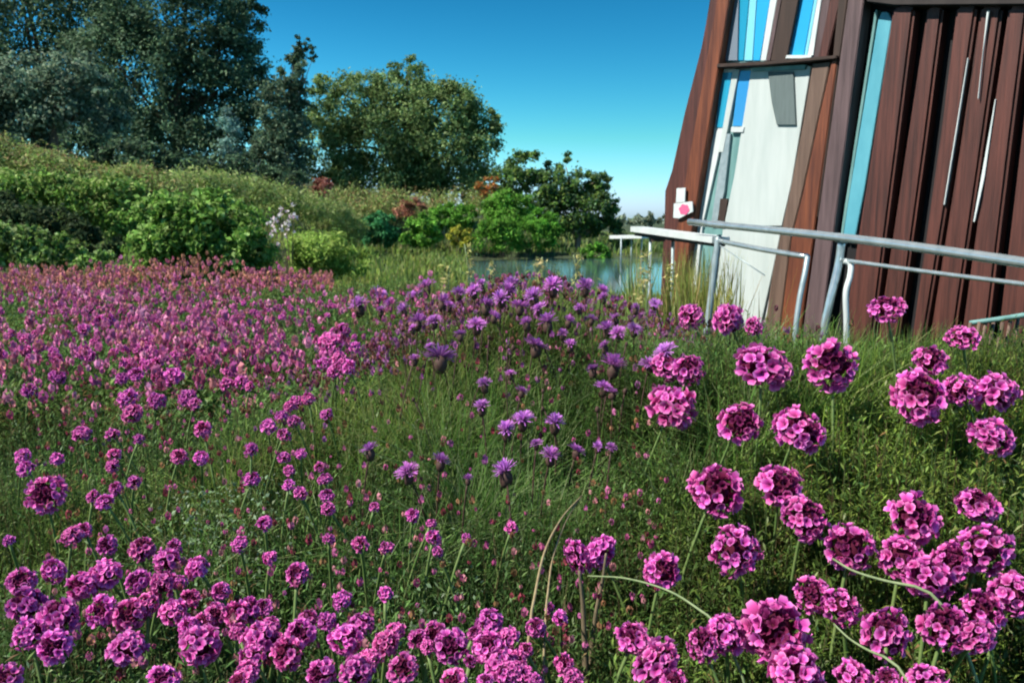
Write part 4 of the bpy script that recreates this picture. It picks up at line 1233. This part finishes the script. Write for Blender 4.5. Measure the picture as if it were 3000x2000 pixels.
blades('reeds', X, Y, rng.uniform(.15, .42, n), rng.uniform(.015, .03, n), [(0.10, 0.17, 0.035), (0.15, 0.19, 0.06), (0.08, 0.13, 0.03)], .25, 'green reeds along the near edge of the pond')
# foot of the building
n = 3500
X = rng.uniform(1.3, 3.2, n); Y = rng.uniform(3.6, 5.4, n)
blades('rough_grass', X, Y, rng.uniform(.2, .5, n), rng.uniform(.005, .010, n), GREENS, .4, 'grass along the foot of the railing', w=GW)

# ------------------------------------------------------------------ single stalks
def stalk(px_pts, rad, mat, label, group=None, name='dry_stalk', lift=0.012, taper=.6, steep=False):
    q0 = hit(px_pts[0][0] * K, px_pts[0][1] * K, lift); q1 = hit(px_pts[-1][0] * K, px_pts[-1][1] * K, lift)
    m_ = len(px_pts)
    if steep: q1 = q0
    pts = [at(x * K, y * K, q0.y + (q1.y - q0.y) * i / (m_ - 1)) for i, (x, y) in enumerate(px_pts)]
    # the lower end runs on in its own direction down into the plants
    e = pts[-1]
    dr = (pts[-1] - pts[-2]).normalized()
    g = e + dr * 0.16
    g.z = float(ground(g.x, g.y))
    if steep: g = Vector((e.x, e.y, float(ground(e.x, e.y))))
    root = empty(name, tuple(g))
    tag(root, label, 'stalk', group)
    P = smooth_line([p - Vector(root.location) for p in pts], 6)
    tail = P[-1]; ctl = tail + (P[-1] - P[-2]).normalized() * .09; g0 = Vector((0, 0, -.02))
    P += [tail * (1 - t) ** 2 + ctl * 2 * t * (1 - t) + g0 * t * t for t in (.12, .25, .4, .55, .7, .85, 1.0)]
    v, f = tube(P, [rad * (taper + (1 - taper) * i / (len(P) - 1)) for i in range(len(P))], 6)
    mobj('stem', new_mesh('stem', v, f, mat, True), root)
stalk([(1336, 1138), (1290, 1190), (1250, 1270), (1222, 1400)], .0028, 'straw', 'arching pale straw bending over the meadow above the front drift', 'pair of arching straws')
stalk([(1336, 1138), (1300, 1196), (1270, 1280), (1256, 1380)], .0022, 'straw', 'arching pale straw bending over the meadow above the front drift', 'pair of arching straws')
stalk([(1350, 1322), (1440, 1328), (1540, 1358), (1625, 1412)], .0024, 'pale_stalk', 'long pale stem lying across from the tan stalks to the globe flowers')
stalk([(1912, 1282), (1960, 1310), (2030, 1332), (2102, 1346)], .0030, 'pale_stalk', 'pale green stem bowed under a hollow-centred globe flower')
stalk([(1915, 1432), (1950, 1465), (1990, 1490), (2032, 1508)], .0024, 'pale_stalk', 'short pale green stem bent over below two narrow globe flowers')
stalk([(1330, 1310), (1338, 1380), (1342, 1460), (1346, 1560)], .0075, 'tan_stalk', 'thick tan dry stalk standing under the joined narrow heads', 'thick tan stalks', lift=.05, taper=.35, steep=True)
stalk([(1392, 1270), (1384, 1330), (1370, 1400), (1362, 1460)], .0055, 'tan_stalk', 'thick tan dry stalk standing under the joined narrow heads', 'thick tan stalks', lift=.05, taper=.35, steep=True)
for (x, y) in [(1470, 640), (1130, 600), (1240, 590), (1080, 560), (1540, 600), (1480, 575), (1330, 585), (1020, 610)]:
    p = at(x * K, y * K, random.uniform(5.0, 6.5))
    gz = float(ground(p.x, p.y))
    root = empty('seed_stalk', (p.x, p.y, gz)); tag(root, 'thin seeding grass stalk rising behind the violet flowers', 'stalk', 'seeding stalks behind the mound')
    h = p.z - gz
    v, f = tube(smooth_line([(0, 0, -.02), (.02, 0, h * .5), (random.uniform(-.05, .05), 0, h)], 4), .004, 5)
    mobj('stem', new_mesh('stem', v, f, 'pale_stalk', True), root)
    m_ = 40
    zz = rng.uniform(.72, 1.0, m_)
    P = np.stack([rng.normal(0, .018, m_), rng.normal(0, .018, m_), zz * h], -1)
    mobj('seed_head', batch_mesh('seed_head', leaves(P, rand_dirs(m_), .035, None, .4), LEAF_T, var_tint(m_, [(0.22, 0.22, 0.08), (0.28, 0.24, 0.11)]), 'foliage'), root)
